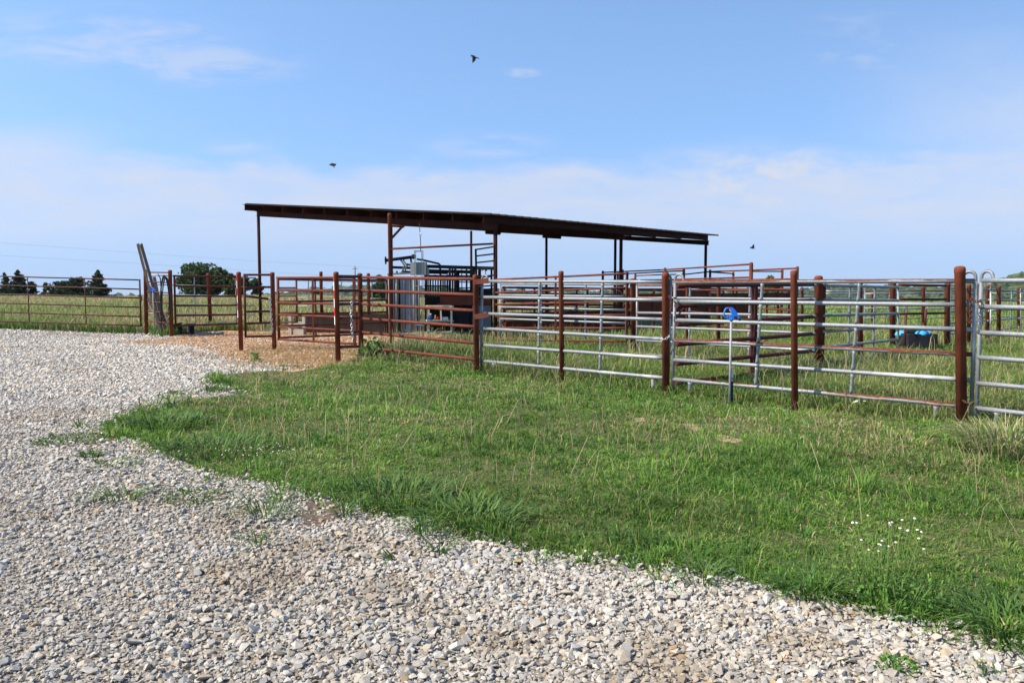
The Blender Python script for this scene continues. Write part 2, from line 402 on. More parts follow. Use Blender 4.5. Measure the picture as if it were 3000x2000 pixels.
STONE = mat_stone()
# ------------------------------------------------------------------ setting: ground, gravel, dirt
def axis(parts):
    out = []
    for a, b, st in parts: out += list(np.arange(a, b, st))
    return np.array(out + [parts[-1][1]])
ys = axis([(-12, 45, 0.6), (45, 240, 3), (240, 700, 25), (700, 2600, 120)])
xs = axis([(-1800, -300, 120), (-300, -60, 12), (-60, 60, 0.9), (60, 300, 12), (300, 1800, 120)])
gx, gy = np.meshgrid(xs, ys); gz = T(gx, gy)
nx, ny = len(xs), len(ys)
idx = np.arange(nx * ny).reshape(ny, nx)
quads = np.stack([idx[:-1, :-1], idx[:-1, 1:], idx[1:, 1:], idx[1:, :-1]], -1).reshape(-1, 4)
def mat_ground():
    m, t, b = newmat('pasture_soil'); L = t.links
    a = tnoise(t, 0.45, 6, 0.6); c = tnoise(t, 9, 6, 0.7)
    r1 = ramp(t, c, [(0.25, (0.038, 0.042, 0.016)), (0.5, (0.070, 0.078, 0.028)), (0.75, (0.115, 0.105, 0.050))])
    r2 = ramp(t, a, [(0.35, (0.055, 0.085, 0.022)), (0.7, (0.17, 0.150, 0.070))])
    mx = N(t, 'ShaderNodeMix', data_type='RGBA'); mx.inputs[0].default_value = 0.45
    L.new(r1, mx.inputs[6]); L.new(r2, mx.inputs[7]); L.new(mx.outputs[2], b.inputs['Base Color'])
    b.inputs['Roughness'].default_value = 1.0; b.inputs['Specular IOR Level'].default_value = 0.1
    bump(t, b, c, 0.6, 0.03)
    return m
tag(npmesh('ground', np.stack([gx.ravel(), gy.ravel(), gz.ravel()], 1), quads.ravel(), np.full(len(quads), 4), mat_ground(), smooth=True), kind='structure')

def jag(pts, amp, step, seed):                                        # a natural, uneven edge
    r = random.Random(seed); out = []
    for (a, b) in zip(pts, pts[1:] + pts[:1]):
        a = Vector(a[:2]); b = Vector(b[:2]); L = (b - a).length; n = max(1, int(L / step)) if L < 12 else 1
        d = (b - a).normalized() if L > 1e-6 else Vector((1, 0)); w = Vector((-d.y, d.x))
        for k in range(n):
            q = a.lerp(b, k / n)
            if k: q = q + w * r.uniform(-amp, amp) * min(1, 0.25 + q.length / 20)
            out.append((q.x, q.y))
    return out
def sheet(name, poly, dz, mat, step):
    pts = [Vector(p) for p in poly]; n = len(pts)
    x0 = min(p.x for p in pts); x1 = max(p.x for p in pts); y0 = min(p.y for p in pts); y1 = max(p.y for p in pts)
    g = np.array([(x, y) for x in np.arange(x0, x1, step) for y in np.arange(y0, y1, step)])
    g = g[inpoly(g[:, 0], g[:, 1], poly)]
    allp = pts + [Vector((float(a), float(b))) for a, b in g]
    v, e, f, _, _, _ = delaunay_2d_cdt(allp, [(i, (i + 1) % n) for i in range(n)], [], 1, 1e-4)
    mb = MB(); mb.v = [Vector((p.x, p.y, Tz(p.x, p.y) + dz)) for p in v]
    mb.f = [tuple(q) for q in f]; mb.sm = [True] * len(f); mb.mi = [0] * len(f)
    return tag(mb.build(name, mat), kind='structure')
def gp(l): return [tuple(G(a, b)[:2]) for a, b in l]
EDGE1 = gp([(0, 965), (200, 971), (330, 977), (430, 976), (510, 989), (470, 996), (390, 1001), (345, 1006), (400, 1010), (500, 1012), (560, 1017), (600, 1028), (650, 1048),
            (700, 1058), (790, 1066), (860, 1081), (800, 1088), (730, 1091), (640, 1101), (612, 1113), (645, 1128), (690, 1146), (692, 1158), (600, 1168), (480, 1190),
            (370, 1219), (300, 1243), (290, 1262), (330, 1285), (420, 1298), (450, 1322), (520, 1337), (580, 1372), (610, 1395), (690, 1400), (745, 1414), (860, 1440), (900, 1462), (1000, 1482),
            (1050, 1500), (1130, 1515), (1210, 1528), (1290, 1545), (1340, 1573), (1440, 1590), (1550, 1622), (1700, 1652), (1800, 1660), (1900, 1678), (2010, 1672), (2080, 1690), (2180, 1712), (2250, 1737),
            (2330, 1752), (2440, 1770), (2540, 1798), (2620, 1835), (2720, 1842), (2830, 1852), (2900, 1875), (2960, 1902), (3060, 1915), (3300, 1990)])
gravel_poly = jag(EDGE1, 0.10, 0.22, 3)
gravel_poly = gravel_poly + [(4.5, 2.4), (6.5, -6.0), (-30, -6.0), (-45, 10), (-42, 28.5), (-24, 27.9)]
dirt_poly = jag(gp([(318, 1003), (420, 993), (500, 984), (560, 977), (650, 968), (780, 972), (840, 968), (980, 969), (1130, 968), (1250, 972), (1300, 984), (1262, 997), (1190, 1004), (1120, 1014), (1075, 1030), (1045, 1058),
            (1000, 1070), (930, 1080), (860, 1090), (760, 1085), (680, 1072), (600, 1050), (540, 1026), (430, 1016)]), 0.12, 0.5, 5)
def mat_gravel():
    m, t, b = newmat('crushed_limestone'); L = t.links
    tc = N(t, 'ShaderNodeTexCoord')
    vo = N(t, 'ShaderNodeTexVoronoi'); vo.inputs['Scale'].default_value = 26; L.new(tc.outputs['Object'], vo.inputs['Vector'])
    c = ramp(t, vo.outputs['Color'], [(0.1, (0.15, 0.128, 0.10)), (0.5, (0.235, 0.205, 0.165)), (0.9, (0.33, 0.295, 0.245))])
    big = ramp(t, tnoise(t, 0.5, 5, 0.6), [(0.3, (0.80, 0.76, 0.70)), (0.65, (1, 1, 1))])
    mu = N(t, 'ShaderNodeMix', data_type='RGBA', blend_type='MULTIPLY'); mu.inputs[0].default_value = 1
    L.new(c, mu.inputs[6]); L.new(big, mu.inputs[7])
    L.new(mu.outputs[2], b.inputs['Base Color']); b.inputs['Roughness'].default_value = 0.95
    inv = N(t, 'ShaderNodeMath', operation='SUBTRACT'); inv.inputs[0].default_value = 1; L.new(vo.outputs['Distance'], inv.inputs[1])
    bump(t, b, inv.outputs[0], 0.9, 0.02)
    return m
sheet('gravel_lot', gravel_poly, 0.010, mat_gravel(), 0.8)
DIRT = mat_noise('wood_chip_dirt', [(0.25, (0.34, 0.215, 0.125)), (0.5, (0.44, 0.285, 0.170)), (0.75, (0.54, 0.37, 0.235))], 3.5, 0.95, 0, 0.8, 45, spec=0.1)
sheet('dirt_yard', dirt_poly, 0.005, DIRT, 0.7)
SOIL = mat_noise('brown_soil', [(0.25, (0.060, 0.040, 0.029)), (0.5, (0.120, 0.082, 0.060)), (0.75, (0.21, 0.155, 0.118))], 16, 0.95, 0, 0.8, 50, spec=0.1)
SAND = mat_noise('bare_sandy_soil', [(0.25, (0.24, 0.165, 0.095)), (0.75, (0.36, 0.265, 0.165))], 10, 0.95, 0, 0.6, 50, spec=0.1)
def patch(pxs, mat, dz, seed, amp=0.05): 
    poly = jag(gp(pxs), amp, 0.12, seed); sheet('bare_soil', poly, dz, mat, 0.25); return poly
soil1 = patch([(893, 1486), (912, 1466), (940, 1479), (968, 1472), (990, 1492), (1012, 1497), (985, 1515), (990, 1536), (955, 1533), (935, 1562), (905, 1545), (868, 1560), (884, 1528), (862, 1512)], SOIL, 0.016, 1, 0.09)
soil2 = patch([(245, 1300), (290, 1282), (350, 1288), (340, 1308), (270, 1312)], SOIL, 0.016, 2, 0.09)
sand1 = patch([(2000, 1240), (2036, 1243), (2062, 1258), (2040, 1266), (2012, 1260)], SAND, 0.006, 3)
sand3 = patch([(2085, 1272), (2130, 1276), (2182, 1290), (2150, 1300), (2100, 1288)], SAND, 0.006, 8)
sand2 = patch([(1850, 1226), (1890, 1224), (1893, 1236), (1860, 1238)], SAND, 0.006, 4)

# ------------------------------------------------------------------ loose limestone chips
def hull_variant(seed):
    r = random.Random(seed); bm = bmesh.new()
    sx, sy, sz = r.uniform(0.8, 1.25), r.uniform(0.6, 0.95), r.uniform(0.45, 0.75)
    for k in range(11):
        v = Vector((r.gauss(0, 1), r.gauss(0, 1), r.gauss(0, 1))).normalized() * r.uniform(0.82, 1.0)
        bm.verts.new((v.x * sx, v.y * sy, v.z * sz))
    bmesh.ops.convex_hull(bm, input=bm.verts[:])
    bm.verts.ensure_lookup_table()
    keep = [v for v in bm.verts if v.link_faces]
    ix = {v: i for i, v in enumerate(keep)}
    V = np.array([v.co[:] for v in keep]) * 0.5
    F = np.array([[ix[v] for v in f.verts] for f in bm.faces if len(f.verts) == 3])
    bm.free(); return V, F
VAR = [hull_variant(s) for s in range(14)]
def rotmats(n, tilt):
    a = rng.uniform(0, 2 * np.pi, n); tx = rng.normal(0, tilt, n); ty = rng.normal(0, tilt, n)
    ca, sa = np.cos(a), np.sin(a); z = np.zeros(n); o = np.ones(n)
    Rz = np.stack([ca, -sa, z, sa, ca, z, z, z, o], 1).reshape(n, 3, 3)
    Rx = np.stack([o, z, z, z, np.cos(tx), -np.sin(tx), z, np.sin(tx), np.cos(tx)], 1).reshape(n, 3, 3)
    Ry = np.stack([np.cos(ty), z, np.sin(ty), z, o, z, -np.sin(ty), z, np.cos(ty)], 1).reshape(n, 3, 3)
    return Rx @ Ry @ Rz
def stones(name, x, y, size, lift, label):
    n = len(x); which = rng.integers(0, len(VAR), n); V = []; F = []; Cc = []; base = 0
    R = rotmats(n, 0.24); z = T(x, y) + lift
    # real stone colours: pale grey limestone, some tan, blue-grey, a few ochre
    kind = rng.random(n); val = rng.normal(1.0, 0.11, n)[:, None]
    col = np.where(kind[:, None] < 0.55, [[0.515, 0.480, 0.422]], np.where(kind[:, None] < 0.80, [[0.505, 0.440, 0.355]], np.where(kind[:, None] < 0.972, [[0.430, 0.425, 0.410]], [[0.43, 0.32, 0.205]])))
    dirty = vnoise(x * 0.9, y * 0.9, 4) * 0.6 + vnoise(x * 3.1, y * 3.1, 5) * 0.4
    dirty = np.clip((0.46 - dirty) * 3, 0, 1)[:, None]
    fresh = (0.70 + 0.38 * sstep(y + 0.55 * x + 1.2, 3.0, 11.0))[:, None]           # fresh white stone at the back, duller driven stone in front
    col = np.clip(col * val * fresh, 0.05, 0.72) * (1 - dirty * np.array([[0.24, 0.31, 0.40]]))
    for k, (vv, ff) in enumerate(VAR):
        s = np.where(which == k)[0]
        if not len(s): continue
        P3 = np.einsum('nij,vj->nvi', R[s], vv) * size[s][:, None, None]
        P3[:, :, 0] += x[s][:, None]; P3[:, :, 1] += y[s][:, None]; P3[:, :, 2] += z[s][:, None]
        V.append(P3.reshape(-1, 3)); nvv = len(vv)
        F.append((ff[None] + (np.arange(len(s)) * nvv)[:, None, None] + base).reshape(-1)); base += len(s) * nvv
        Cc.append(np.repeat(col[s], nvv, 0))
    V = np.concatenate(V); F = np.concatenate(F)
    o = npmesh(name, V, F, np.full(len(F) // 3, 3), STONE, np.concatenate(Cc))
    return tag(o, label, 'gravel', kind='stuff')
def sample(y0, y1, dens, marg=1.16, pad=0.7, half=0.62):
    """points over the seen wedge of ground with a density (per square metre) that depends on the distance"""
    out = []
    for a in np.arange(y0, y1, 0.5):
        b = min(a + 0.5, y1); m = (a + b) / 2; hw = half * marg * b + pad
        n = rng.poisson(dens(m) * (b - a) * 2 * hw)
        out.append(np.stack([rng.uniform(-hw, hw, n), rng.uniform(a, b, n)], 1))
    o = np.concatenate(out); return o[:, 0], o[:, 1]
def jit_in(x, y, poly, amp): return inpoly(x + rng.normal(0, amp, len(x)), y + rng.normal(0, amp, len(x)), poly)
ALLSOIL = [soil1, soil2]
x, y = sample(2.4, 29.5, lambda m: 4600 if m < 4.2 else 4600 * (4.2 / m) ** 1.28)
k = jit_in(x, y, gravel_poly, 0.10)
for s in ALLSOIL: k &= ~(inpoly(x, y, s) & (rng.random(len(x)) < 0.62))
x, y = x[k], y[k]
size = np.clip(rng.lognormal(math.log(0.0240), 0.46, len(x)), 0.008, 0.078) * np.maximum(1, (y / 9)) ** 0.42
# the left of the lot is worn down by wheels into finer stone
worn = np.clip((-x - 0.15 * y - 0.2) / 1.5, 0, 1) * np.clip((7 - y) / 3, 0, 1)
size *= 1 - 0.22 * worn
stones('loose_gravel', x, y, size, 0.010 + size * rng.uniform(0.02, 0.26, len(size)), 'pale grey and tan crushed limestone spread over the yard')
x, y = sample(14, 27, lambda m: 26)
k = inpoly(x, y, dirt_poly); x, y = x[k], y[k]
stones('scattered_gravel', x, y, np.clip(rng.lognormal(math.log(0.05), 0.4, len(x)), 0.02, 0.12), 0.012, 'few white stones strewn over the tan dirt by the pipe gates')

# ------------------------------------------------------------------ grass
FENCE = [(-3.33, 16.05), (-3.3, 18.1), (-0.61, 14.2), (2.17, 11.7), (4.95, 9.27), (9.0, 5.9)]
def behind_fence(x, y):
    fx = np.array([p[0] for p in FENCE[1:]]); fy = np.array([p[1] for p in FENCE[1:]])
    return (y > np.interp(x, fx, fy)) & (x > -3.3)
def fence_dist(x, y):
    fx = np.array([p[0] for p in FENCE[1:]]); fy = np.array([p[1] for p in FENCE[1:]])
    return np.abs(y - np.interp(x, fx, fy)) * 0.72
def blades(name, x, y, h, w, lean, col, label, cat='grass', mat=LEAF, z0=None):
    n = len(x); az = rng.uniform(0, 2 * np.pi, n); fa = rng.uniform(0, np.pi, n)
    z = T(x, y) if z0 is None else z0
    lx, ly = np.cos(az) * lean * h, np.sin(az) * lean * h
    wx, wy = np.cos(fa) * w * 0.5, np.sin(fa) * w * 0.5
    V = np.empty((n, 5, 3))
    V[:, 0] = np.stack([x - wx, y - wy, z - 0.01], 1); V[:, 1] = np.stack([x + wx, y + wy, z - 0.01], 1)
    mx, my, mz = x + lx * 0.35, y + ly * 0.35, z + h * 0.62
    V[:, 2] = np.stack([mx + wx * 0.8, my + wy * 0.8, mz], 1); V[:, 3] = np.stack([mx - wx * 0.8, my - wy * 0.8, mz], 1)
    V[:, 4] = np.stack([x + lx, y + ly, z + h * np.clip(1.05 - 0.35 * lean, 0.25, 1)], 1)
    b = np.arange(n)[:, None] * 5
    F = np.concatenate([b + np.array([[0, 1, 2, 3]]), b + np.array([[3, 2, 4]])], 1).ravel()
    lt = np.tile([4, 3], n)
    C = np.repeat(col, 5, 0).reshape(n, 5, 3).copy(); C[:, :2] *= 0.80; C[:, 4] *= 1.12
    o = npmesh(name, V.reshape(-1, 3), F, lt, mat, np.clip(C.reshape(-1, 3), 0, 1))
    return tag(o, label, cat, kind='stuff')
def mixcol(n, table, wts):
    k = rng.choice(len(table), n, p=np.array(wts) / sum(wts)); c = np.array(table)[k]
    return c * rng.normal(1, 0.13, n)[:, None].clip(0.6, 1.5)
GREENS = [(0.135, 0.240, 0.038), (0.185, 0.290, 0.052), (0.085, 0.172, 0.030), (0.235, 0.305, 0.075), (0.34, 0.285, 0.145)]
def not_bare(x, y, polys, keep=0.06):
    k = np.ones(len(x), bool)
    for p in polys: k &= ~(inpoly(x, y, p) & (rng.random(len(x)) > keep))
    return k
# grazed lawn in front of the pens: an uneven cover of blades that spring from clumps
def blades2(name, x, y, h, w, az, lean, col, label):
    """blades of three segments leaning the way they are told"""
    n = len(x); z = T(x, y) - 0.01; fa = az + np.pi / 2 + rng.normal(0, 0.7, n)
    wx, wy = np.cos(fa) * w * 0.5, np.sin(fa) * w * 0.5
    V = np.empty((n, 5, 3)); dx, dy = np.cos(az) * lean * h, np.sin(az) * lean * h; droop = np.minimum(lean, 1.8)
    V[:, 0] = np.stack([x - wx * .8, y - wy * .8, z], 1); V[:, 1] = np.stack([x + wx * .8, y + wy * .8, z], 1)
    mx, my, mz = x + dx * 0.36, y + dy * 0.36, z + h * (0.62 - 0.08 * droop)
    V[:, 2] = np.stack([mx + wx, my + wy, mz], 1); V[:, 3] = np.stack([mx - wx, my - wy, mz], 1)
    V[:, 4] = np.stack([x + dx, y + dy, z + h * np.maximum(0.12, 1.05 - 0.48 * droop)], 1)
    b = np.arange(n)[:, None] * 5
    F = np.concatenate([b + np.array([[0, 1, 2, 3]]), b + np.array([[3, 2, 4]])], 1).ravel()
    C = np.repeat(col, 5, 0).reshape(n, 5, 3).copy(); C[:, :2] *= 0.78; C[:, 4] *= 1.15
    o = npmesh(name, V.reshape(-1, 3), F, np.tile([4, 3], n), LEAF, np.clip(C.reshape(-1, 3), 0, 1))
    return tag(o, label, 'grass', kind='stuff')
def clumped(cx, cy, per, sig, hmean, cols, wts, dryf, pad_w=1.0):
    n = len(cx); k = rng.poisson(per, n); idx_ = np.repeat(np.arange(n), k); m = len(idx_)
    ang = rng.uniform(0, 2 * np.pi, m); r = np.abs(rng.normal(0, 1, m)) * sig[idx_]
    x = cx[idx_] + np.cos(ang) * r; y = cy[idx_] + np.sin(ang) * r
    h = hmean[idx_] * rng.uniform(0.45, 1.35, m); az = ang + rng.normal(0, 0.8, m); lean = np.clip(0.25 + 0.75 * r / sig[idx_] + rng.normal(0, 0.3, m), 0.05, 2.0)
    base = mixcol(n, cols, wts); tint = base[idx_] * rng.normal(1, 0.14, m)[:, None].clip(0.55, 1.5)
    isd = rng.random(m) < dryf[idx_]; tint = np.where(isd[:, None], mixcol(m, [(0.40, 0.325, 0.165), (0.30, 0.235, 0.115), (0.46, 0.39, 0.22)], (4, 3, 2)), tint)
    w = (0.0033 + 0.00050 * y) * rng.uniform(0.6, 1.45, m) * pad_w
    return x, y, h, w, az, lean, tint
CL = [(0.122, 0.240, 0.032), (0.170, 0.290, 0.044), (0.074, 0.168, 0.026), (0.215, 0.300, 0.066), (0.092, 0.210, 0.038), (0.052, 0.122, 0.026)]
cx, cy = sample(3.4, 18.6, lambda m: 230 * (4 / m) ** 1.0)
k = ~jit_in(cx, cy, gravel_poly, 0.05) & ~jit_in(cx, cy, dirt_poly, 0.2) & ~behind_fence(cx, cy); cx, cy = cx[k], cy[k]
n1 = vnoise(cx * 1.0, cy * 1.0, 1) * 0.55 + vnoise(cx * 2.7, cy * 2.7, 2) * 0.45; n2 = vnoise(cx * 0.55 + 9, cy * 0.55, 3) * 0.6 + vnoise(cx * 1.6, cy * 1.6, 13) * 0.4
nearE = jit_in(cx, cy - 0.40, gravel_poly, 0.12); nf = np.exp(-fence_dist(cx, cy) / 0.35)
hm = (0.030 + 0.110 * np.clip(n1 - 0.12, 0, 1) ** 1.7) * np.exp(rng.normal(0, 0.28, len(cx))) * (1 + 0.9 * nearE + 0.8 * nf)
dryf = np.clip((n2 - 0.47) * 1.35, 0.03, 0.46) * (0.22 + 0.78 * sstep(cy, 5.2, 9))
x, y, h, w, az, lean, c = clumped(cx, cy, 27, rng.uniform(0.025, 0.085, len(cx)) * (1 + cy / 14), hm, CL, (30, 24, 20, 14, 14, 10), dryf)
k = ~jit_in(x, y, gravel_poly, 0.05) & ~behind_fence(x, y) & not_bare(x + rng.normal(0, 0.06, len(x)), y + rng.normal(0, 0.09, len(x)), [sand1, sand2, sand3, soil1], 0.12)
x, y, h, w, az, lean, c = (q_[k] for q_ in (x, y, h, w, az, lean, c))
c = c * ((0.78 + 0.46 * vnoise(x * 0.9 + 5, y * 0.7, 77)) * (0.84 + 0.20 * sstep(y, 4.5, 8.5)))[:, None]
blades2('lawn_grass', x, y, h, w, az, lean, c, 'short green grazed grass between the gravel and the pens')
# thatch lying under it and short filler blades
x, y = sample(3.6, 18.5, lambda m: 1500 * (4 / m) ** 1.15)
k = ~jit_in(x, y, gravel_poly, 0.07) & ~jit_in(x, y, dirt_poly, 0.15) & ~behind_fence(x, y) & not_bare(x, y, [sand1, sand2, sand3], 0.15); x, y = x[k], y[k]
flat = rng.random(len(x)) < 0.10
c = np.where(flat[:, None], mixcol(len(x), [(0.34, 0.265, 0.14), (0.24, 0.175, 0.09)], (1, 1)), mixcol(len(x), CL, (30, 20, 26, 10, 10, 14)))
blades2('lawn_thatch', x, y, np.where(flat, 0.05, rng.uniform(0.02, 0.055, len(x))), (0.0036 + 0.0005 * y) * rng.uniform(0.7, 1.3, len(x)), rng.uniform(0, 6.28, len(x)), np.where(flat, rng.uniform(1.4, 2.6, len(x)), rng.uniform(0.2, 1.5, len(x))), c, 'thin thatch and short blades under the lawn')
# ragged edge: sprawling clumps that creep out over the stones
ex = []; r_ = random.Random(21); gpl = jag(EDGE1, 0.0, 0.1, 1)
e0 = [p for p in gpl if 3.2 < p[1] < 15.5]
for p in e0:
    if r_.random() < 0.62: ex.append((p[0] + r_.gauss(0, 0.09), p[1] + r_.gauss(-0.02, 0.10)))
    if r_.random() < 0.13: ex.append((p[0] + r_.gauss(-0.12, 0.18), p[1] + r_.gauss(-0.22, 0.16)))
ex = np.array(ex); en = vnoise(ex[:, 0] * 1.7, ex[:, 1] * 1.7, 60); k = rng.random(len(ex)) < 0.25 + 1.1 * en; ex = ex[k]; en = en[k]
x, y, h, w, az, lean, c = clumped(ex[:, 0], ex[:, 1], 24, rng.uniform(0.02, 0.07, len(ex)), (0.05 + 0.12 * en) * np.exp(rng.normal(0, 0.25, len(ex))), CL, (30, 16, 30, 6, 10, 16), np.full(len(ex), 0.08), 1.25)
blades2('edge_grass', x, y, h, w, az, lean * 1.35, c * 0.9, 'ragged grass creeping out of the lawn over the gravel')
# dry seed stalks standing over it
x, y = sample(3.9, 17, lambda m: 62)
k = ~inpoly(x, y, gravel_poly) & ~inpoly(x, y, dirt_poly) & ~behind_fence(x, y)
x, y = x[k], y[k]; k = rng.random(len(x)) < 0.07 + 1.5 * np.clip(vnoise(x * 0.8 + 3, y * 0.8, 8) - 0.48, 0, 1) + 0.30 * np.exp(-((x + 0.2) / 1.6) ** 2 - ((y - 8.5) / 2.6) ** 2); x, y = x[k], y[k]
blades('dry_stalks', x, y, rng.uniform(0.14, 0.48, len(x)), 0.0026 + 0.00036 * y, rng.uniform(0.1, 1.35, len(x)), mixcol(len(x), [(0.40, 0.315, 0.17), (0.32, 0.235, 0.12), (0.47, 0.39, 0.24)], (5, 3, 2)),
       'thin straw coloured seed stalks standing above the lawn')
# taller grass inside the pens
x, y = sample(7.5, 30, lambda m: 1500 * (10 / m) ** 1.25)
k = behind_fence(x, y) & ~jit_in(x, y, dirt_poly, 0.3) ; x, y = x[k], y[k]
n1 = vnoise(x * 0.8, y * 0.8, 21); n2 = vnoise(x * 0.35, y * 0.35, 22) - 0.16 * np.clip((y - 13) / 5, 0, 1) * (x > 2)
shed_floor = np.clip((y - 22.8) / 2, 0, 1) * ((x < 8) & (x > -9) & (x < (y - 22.6) * 0.95 + 0.5))
yard = np.clip((y - 18.6) / 2.0, 0, 1) * np.clip((0.2 - x) / 1.6, 0, 1)
k = (rng.random(len(x)) > shed_floor * 0.96) & (rng.random(len(x)) > yard * 0.9); x, y, n1, n2 = x[k], y[k], n1[k], n2[k]
h = (0.09 + 0.20 * n1) * rng.uniform(0.55, 1.4, len(x)) * (1 - 0.45 * np.clip((y - 17.5) / 3, 0, 1) * (x < 1.0)) * (1 + 0.5 * np.clip((y - 15) / 8, 0, 1))
c = mixcol(len(x), GREENS, (26, 26, 18, 18, 12))
dry = np.clip((n2 - 0.45) * 2.0, 0, 0.8)[:, None] * rng.random((len(x), 1)); c = c * (1 - dry) + np.array([[0.29, 0.265, 0.12]]) * dry
blades('pen_grass', x, y, h, (0.0048 + 0.0006 * y) * rng.uniform(0.7, 1.3, len(x)), rng.uniform(0.1, 1.5, len(x)), c * 0.9, 'longer green grass growing inside the cattle pens')
x, y = sample(8, 32, lambda m: 30)
k = behind_fence(x, y) & ~inpoly(x, y, dirt_poly); x, y = x[k], y[k]; k = vnoise(x * 0.7, y * 0.7, 31) > 0.45; x, y = x[k], y[k]
blades('pen_seed_heads', x, y, rng.uniform(0.28, 0.62, len(x)), 0.004 + 0.0006 * y, rng.uniform(0.1, 0.8, len(x)), mixcol(len(x), [(0.38, 0.33, 0.17), (0.28, 0.26, 0.11)], (1, 1)), 'pale ripe seed heads above the pen grass')
# pasture beyond, to the brow of the rise
def ripe(x, y): return np.clip(0.25 + 1.2 * (vnoise(x * 0.16, y * 0.10, 41) - 0.35) + (y - 26) / 45, 0.15, 1) * (x < 4) + (x >= 4) * np.clip((y - 40) / 20, 0, 0.5)
x, y = sample(27.6, 96, lambda m: 105 * (30 / m) ** 0.9, marg=1.2)
k = ~jit_in(x, y, gravel_poly, 0.2) & ~inpoly(x, y, dirt_poly)
shed = (x > -9.5) & (x < 9) & (y < 40) & (x > -0.8 - (y - 22.5) * 1.17) & (x < (y - 22.5) * 0.85 - 0.4)
k &= ~shed
x, y = x[k], y[k]; rp = ripe(x, y)
h = (0.28 + 0.36 * vnoise(x * 0.3, y * 0.3, 42)) * rng.uniform(0.6, 1.35, len(x)) * np.where(y < 31, 0.75, 1.0)
isr = rng.random(len(x)) < np.where(x < 4, 0.25 + 0.75 * rp, rp)
c = np.where(isr[:, None], mixcol(len(x), [(0.37, 0.32, 0.150), (0.31, 0.29, 0.115), (0.46, 0.40, 0.21)], (4, 4, 2)), mixcol(len(x), GREENS, (26, 26, 20, 22, 4)))
blades('pasture_grass', x, y, h, 0.022 + 0.00055 * y, rng.uniform(0.05, 0.6, len(x)), c, 'tall ripening pasture grass rolling away to the skyline')
# straw and litter on the dirt by the gates
x, y = sample(15, 25, lambda m: 420)
lit = np.array(gp([(720, 1018), (900, 1012), (1040, 1030), (1045, 1062), (985, 1080), (850, 1092), (700, 1074), (690, 1045)]))
k = jit_in(x, y, [tuple(p) for p in lit], 0.25); x, y = x[k], y[k]
k = rng.random(len(x)) < 0.25 + vnoise(x * 1.5, y * 2.5, 51); x, y = x[k], y[k]
blades('straw_litter', x, y, rng.uniform(0.03, 0.13, len(x)), 0.011, rng.uniform(0.9, 2.6, len(x)), mixcol(len(x), [(0.44, 0.31, 0.155), (0.32, 0.205, 0.10), (0.17, 0.19, 0.07)], (6, 4, 1)), 'trampled dry straw on the dirt before the pipe gates')
x, y = sample(15, 29.5, lambda m: 240)
k = jit_in(x, y, dirt_poly, 0.12); x, y = x[k], y[k]
blades('wood_chips', x, y, rng.uniform(0.02, 0.05, len(x)), rng.uniform(0.02, 0.05, len(x)), rng.uniform(0.8, 2.4, len(x)), mixcol(len(x), [(0.52, 0.345, 0.205), (0.44, 0.275, 0.155), (0.26, 0.155, 0.09), (0.58, 0.43, 0.28)], (5, 4, 0.8, 2)), 'tan wood chips and litter strewn over the dirt yard', 'litter')
# unmown fringe along the left gate and along the pen side of the dirt
x, y = sample(24.5, 31, lambda m: 330)
k = (x < -9.5) & ~jit_in(x, y, gravel_poly, 0.22) & ~inpoly(x, y, dirt_poly) & (y < 30.5); x, y = x[k], y[k]
blades('fringe_grass', x, y, rng.uniform(0.15, 0.42, len(x)), 0.022, rng.uniform(0.1, 0.9, len(x)), mixcol(len(x), GREENS, (34, 16, 36, 8, 6)), 'rank dark green grass under the long maroon gate')
# ------------------------------------------------------------------ the pens: posts, rails, gates, panels
def post_mesh(pxt, pyt, pxb, pyb, Y, r, cap=True, n=14):
    a = PX(pxb, pyb, Y); b = PX(pxt, pyt, Y)
    d = (a - b); zb = Tz(a.x, a.y) - 0.12
    foot = b + d * ((b.z - zb) / (b.z - a.z))
    ax = (b - foot).normalized(); Lp = (b - foot).length
    if cap:
        s1, s2 = max(0.0, Lp - 0.55 * r - 0.05), Lp - 0.55 * r
        path = [foot, foot + ax * s1, foot + ax * (s1 + 0.004), foot + ax * s2, foot + ax * (s2 + 0.25 * r), foot + ax * (s2 + 0.45 * r), foot + ax * Lp]
        rad = [r, r, r * 1.055, r * 1.055, r * 0.96, r * 0.72, r * 0.28]
    else: path = [foot, b]; rad = [r, r]
    m = MB().tube(path, rad, n); return m, foot, b
def post(label, pxt, pyt, pxb, pyb, Y, r, mat=None, group='rusty pipe posts of the pens', cat='post', name='fence_post'):
    m, foot, b = post_mesh(pxt, pyt, pxb, pyb, Y, r)
    base = Vector((foot.x, foot.y, foot.z + 0.12))
    for i in range(len(m.v)): m.v[i] = m.v[i] - base
    o = m.build(name, mat or RUSTPOST); o.location = base
    return tag(o, label, cat, group)
def rail(mb, a, b, r, n=10, sag=0.0):
    a, b = Vector(a), Vector(b); k = 6
    pts = []
    for i in range(k + 1):
        t = i / k; p = a.lerp(b, t); p.z -= sag * 4 * t * (1 - t); pts.append(p)
    return mb.tube(pts, r, n)
def linefn(xL, YL, xR, YR):
    XL, XR = wX(xL, YL), wX(xR, YR)
    def at(px):                                                        # the point of the fence line whose upright is seen at px
        k = (px - CXP) / FPX * cp_
        den = (XR - XL) - k * (YR - YL); t = (k * YL - XL) / den if abs(den) > 1e-9 else 0.5
        return t, Vector((XL + (XR - XL) * t, YL + (YR - YL) * t, 0))
    return at
def railrow(xL, YL, yL, xR, YR, yR): return P(xL, yL, YL), P(xR, yR, YR)
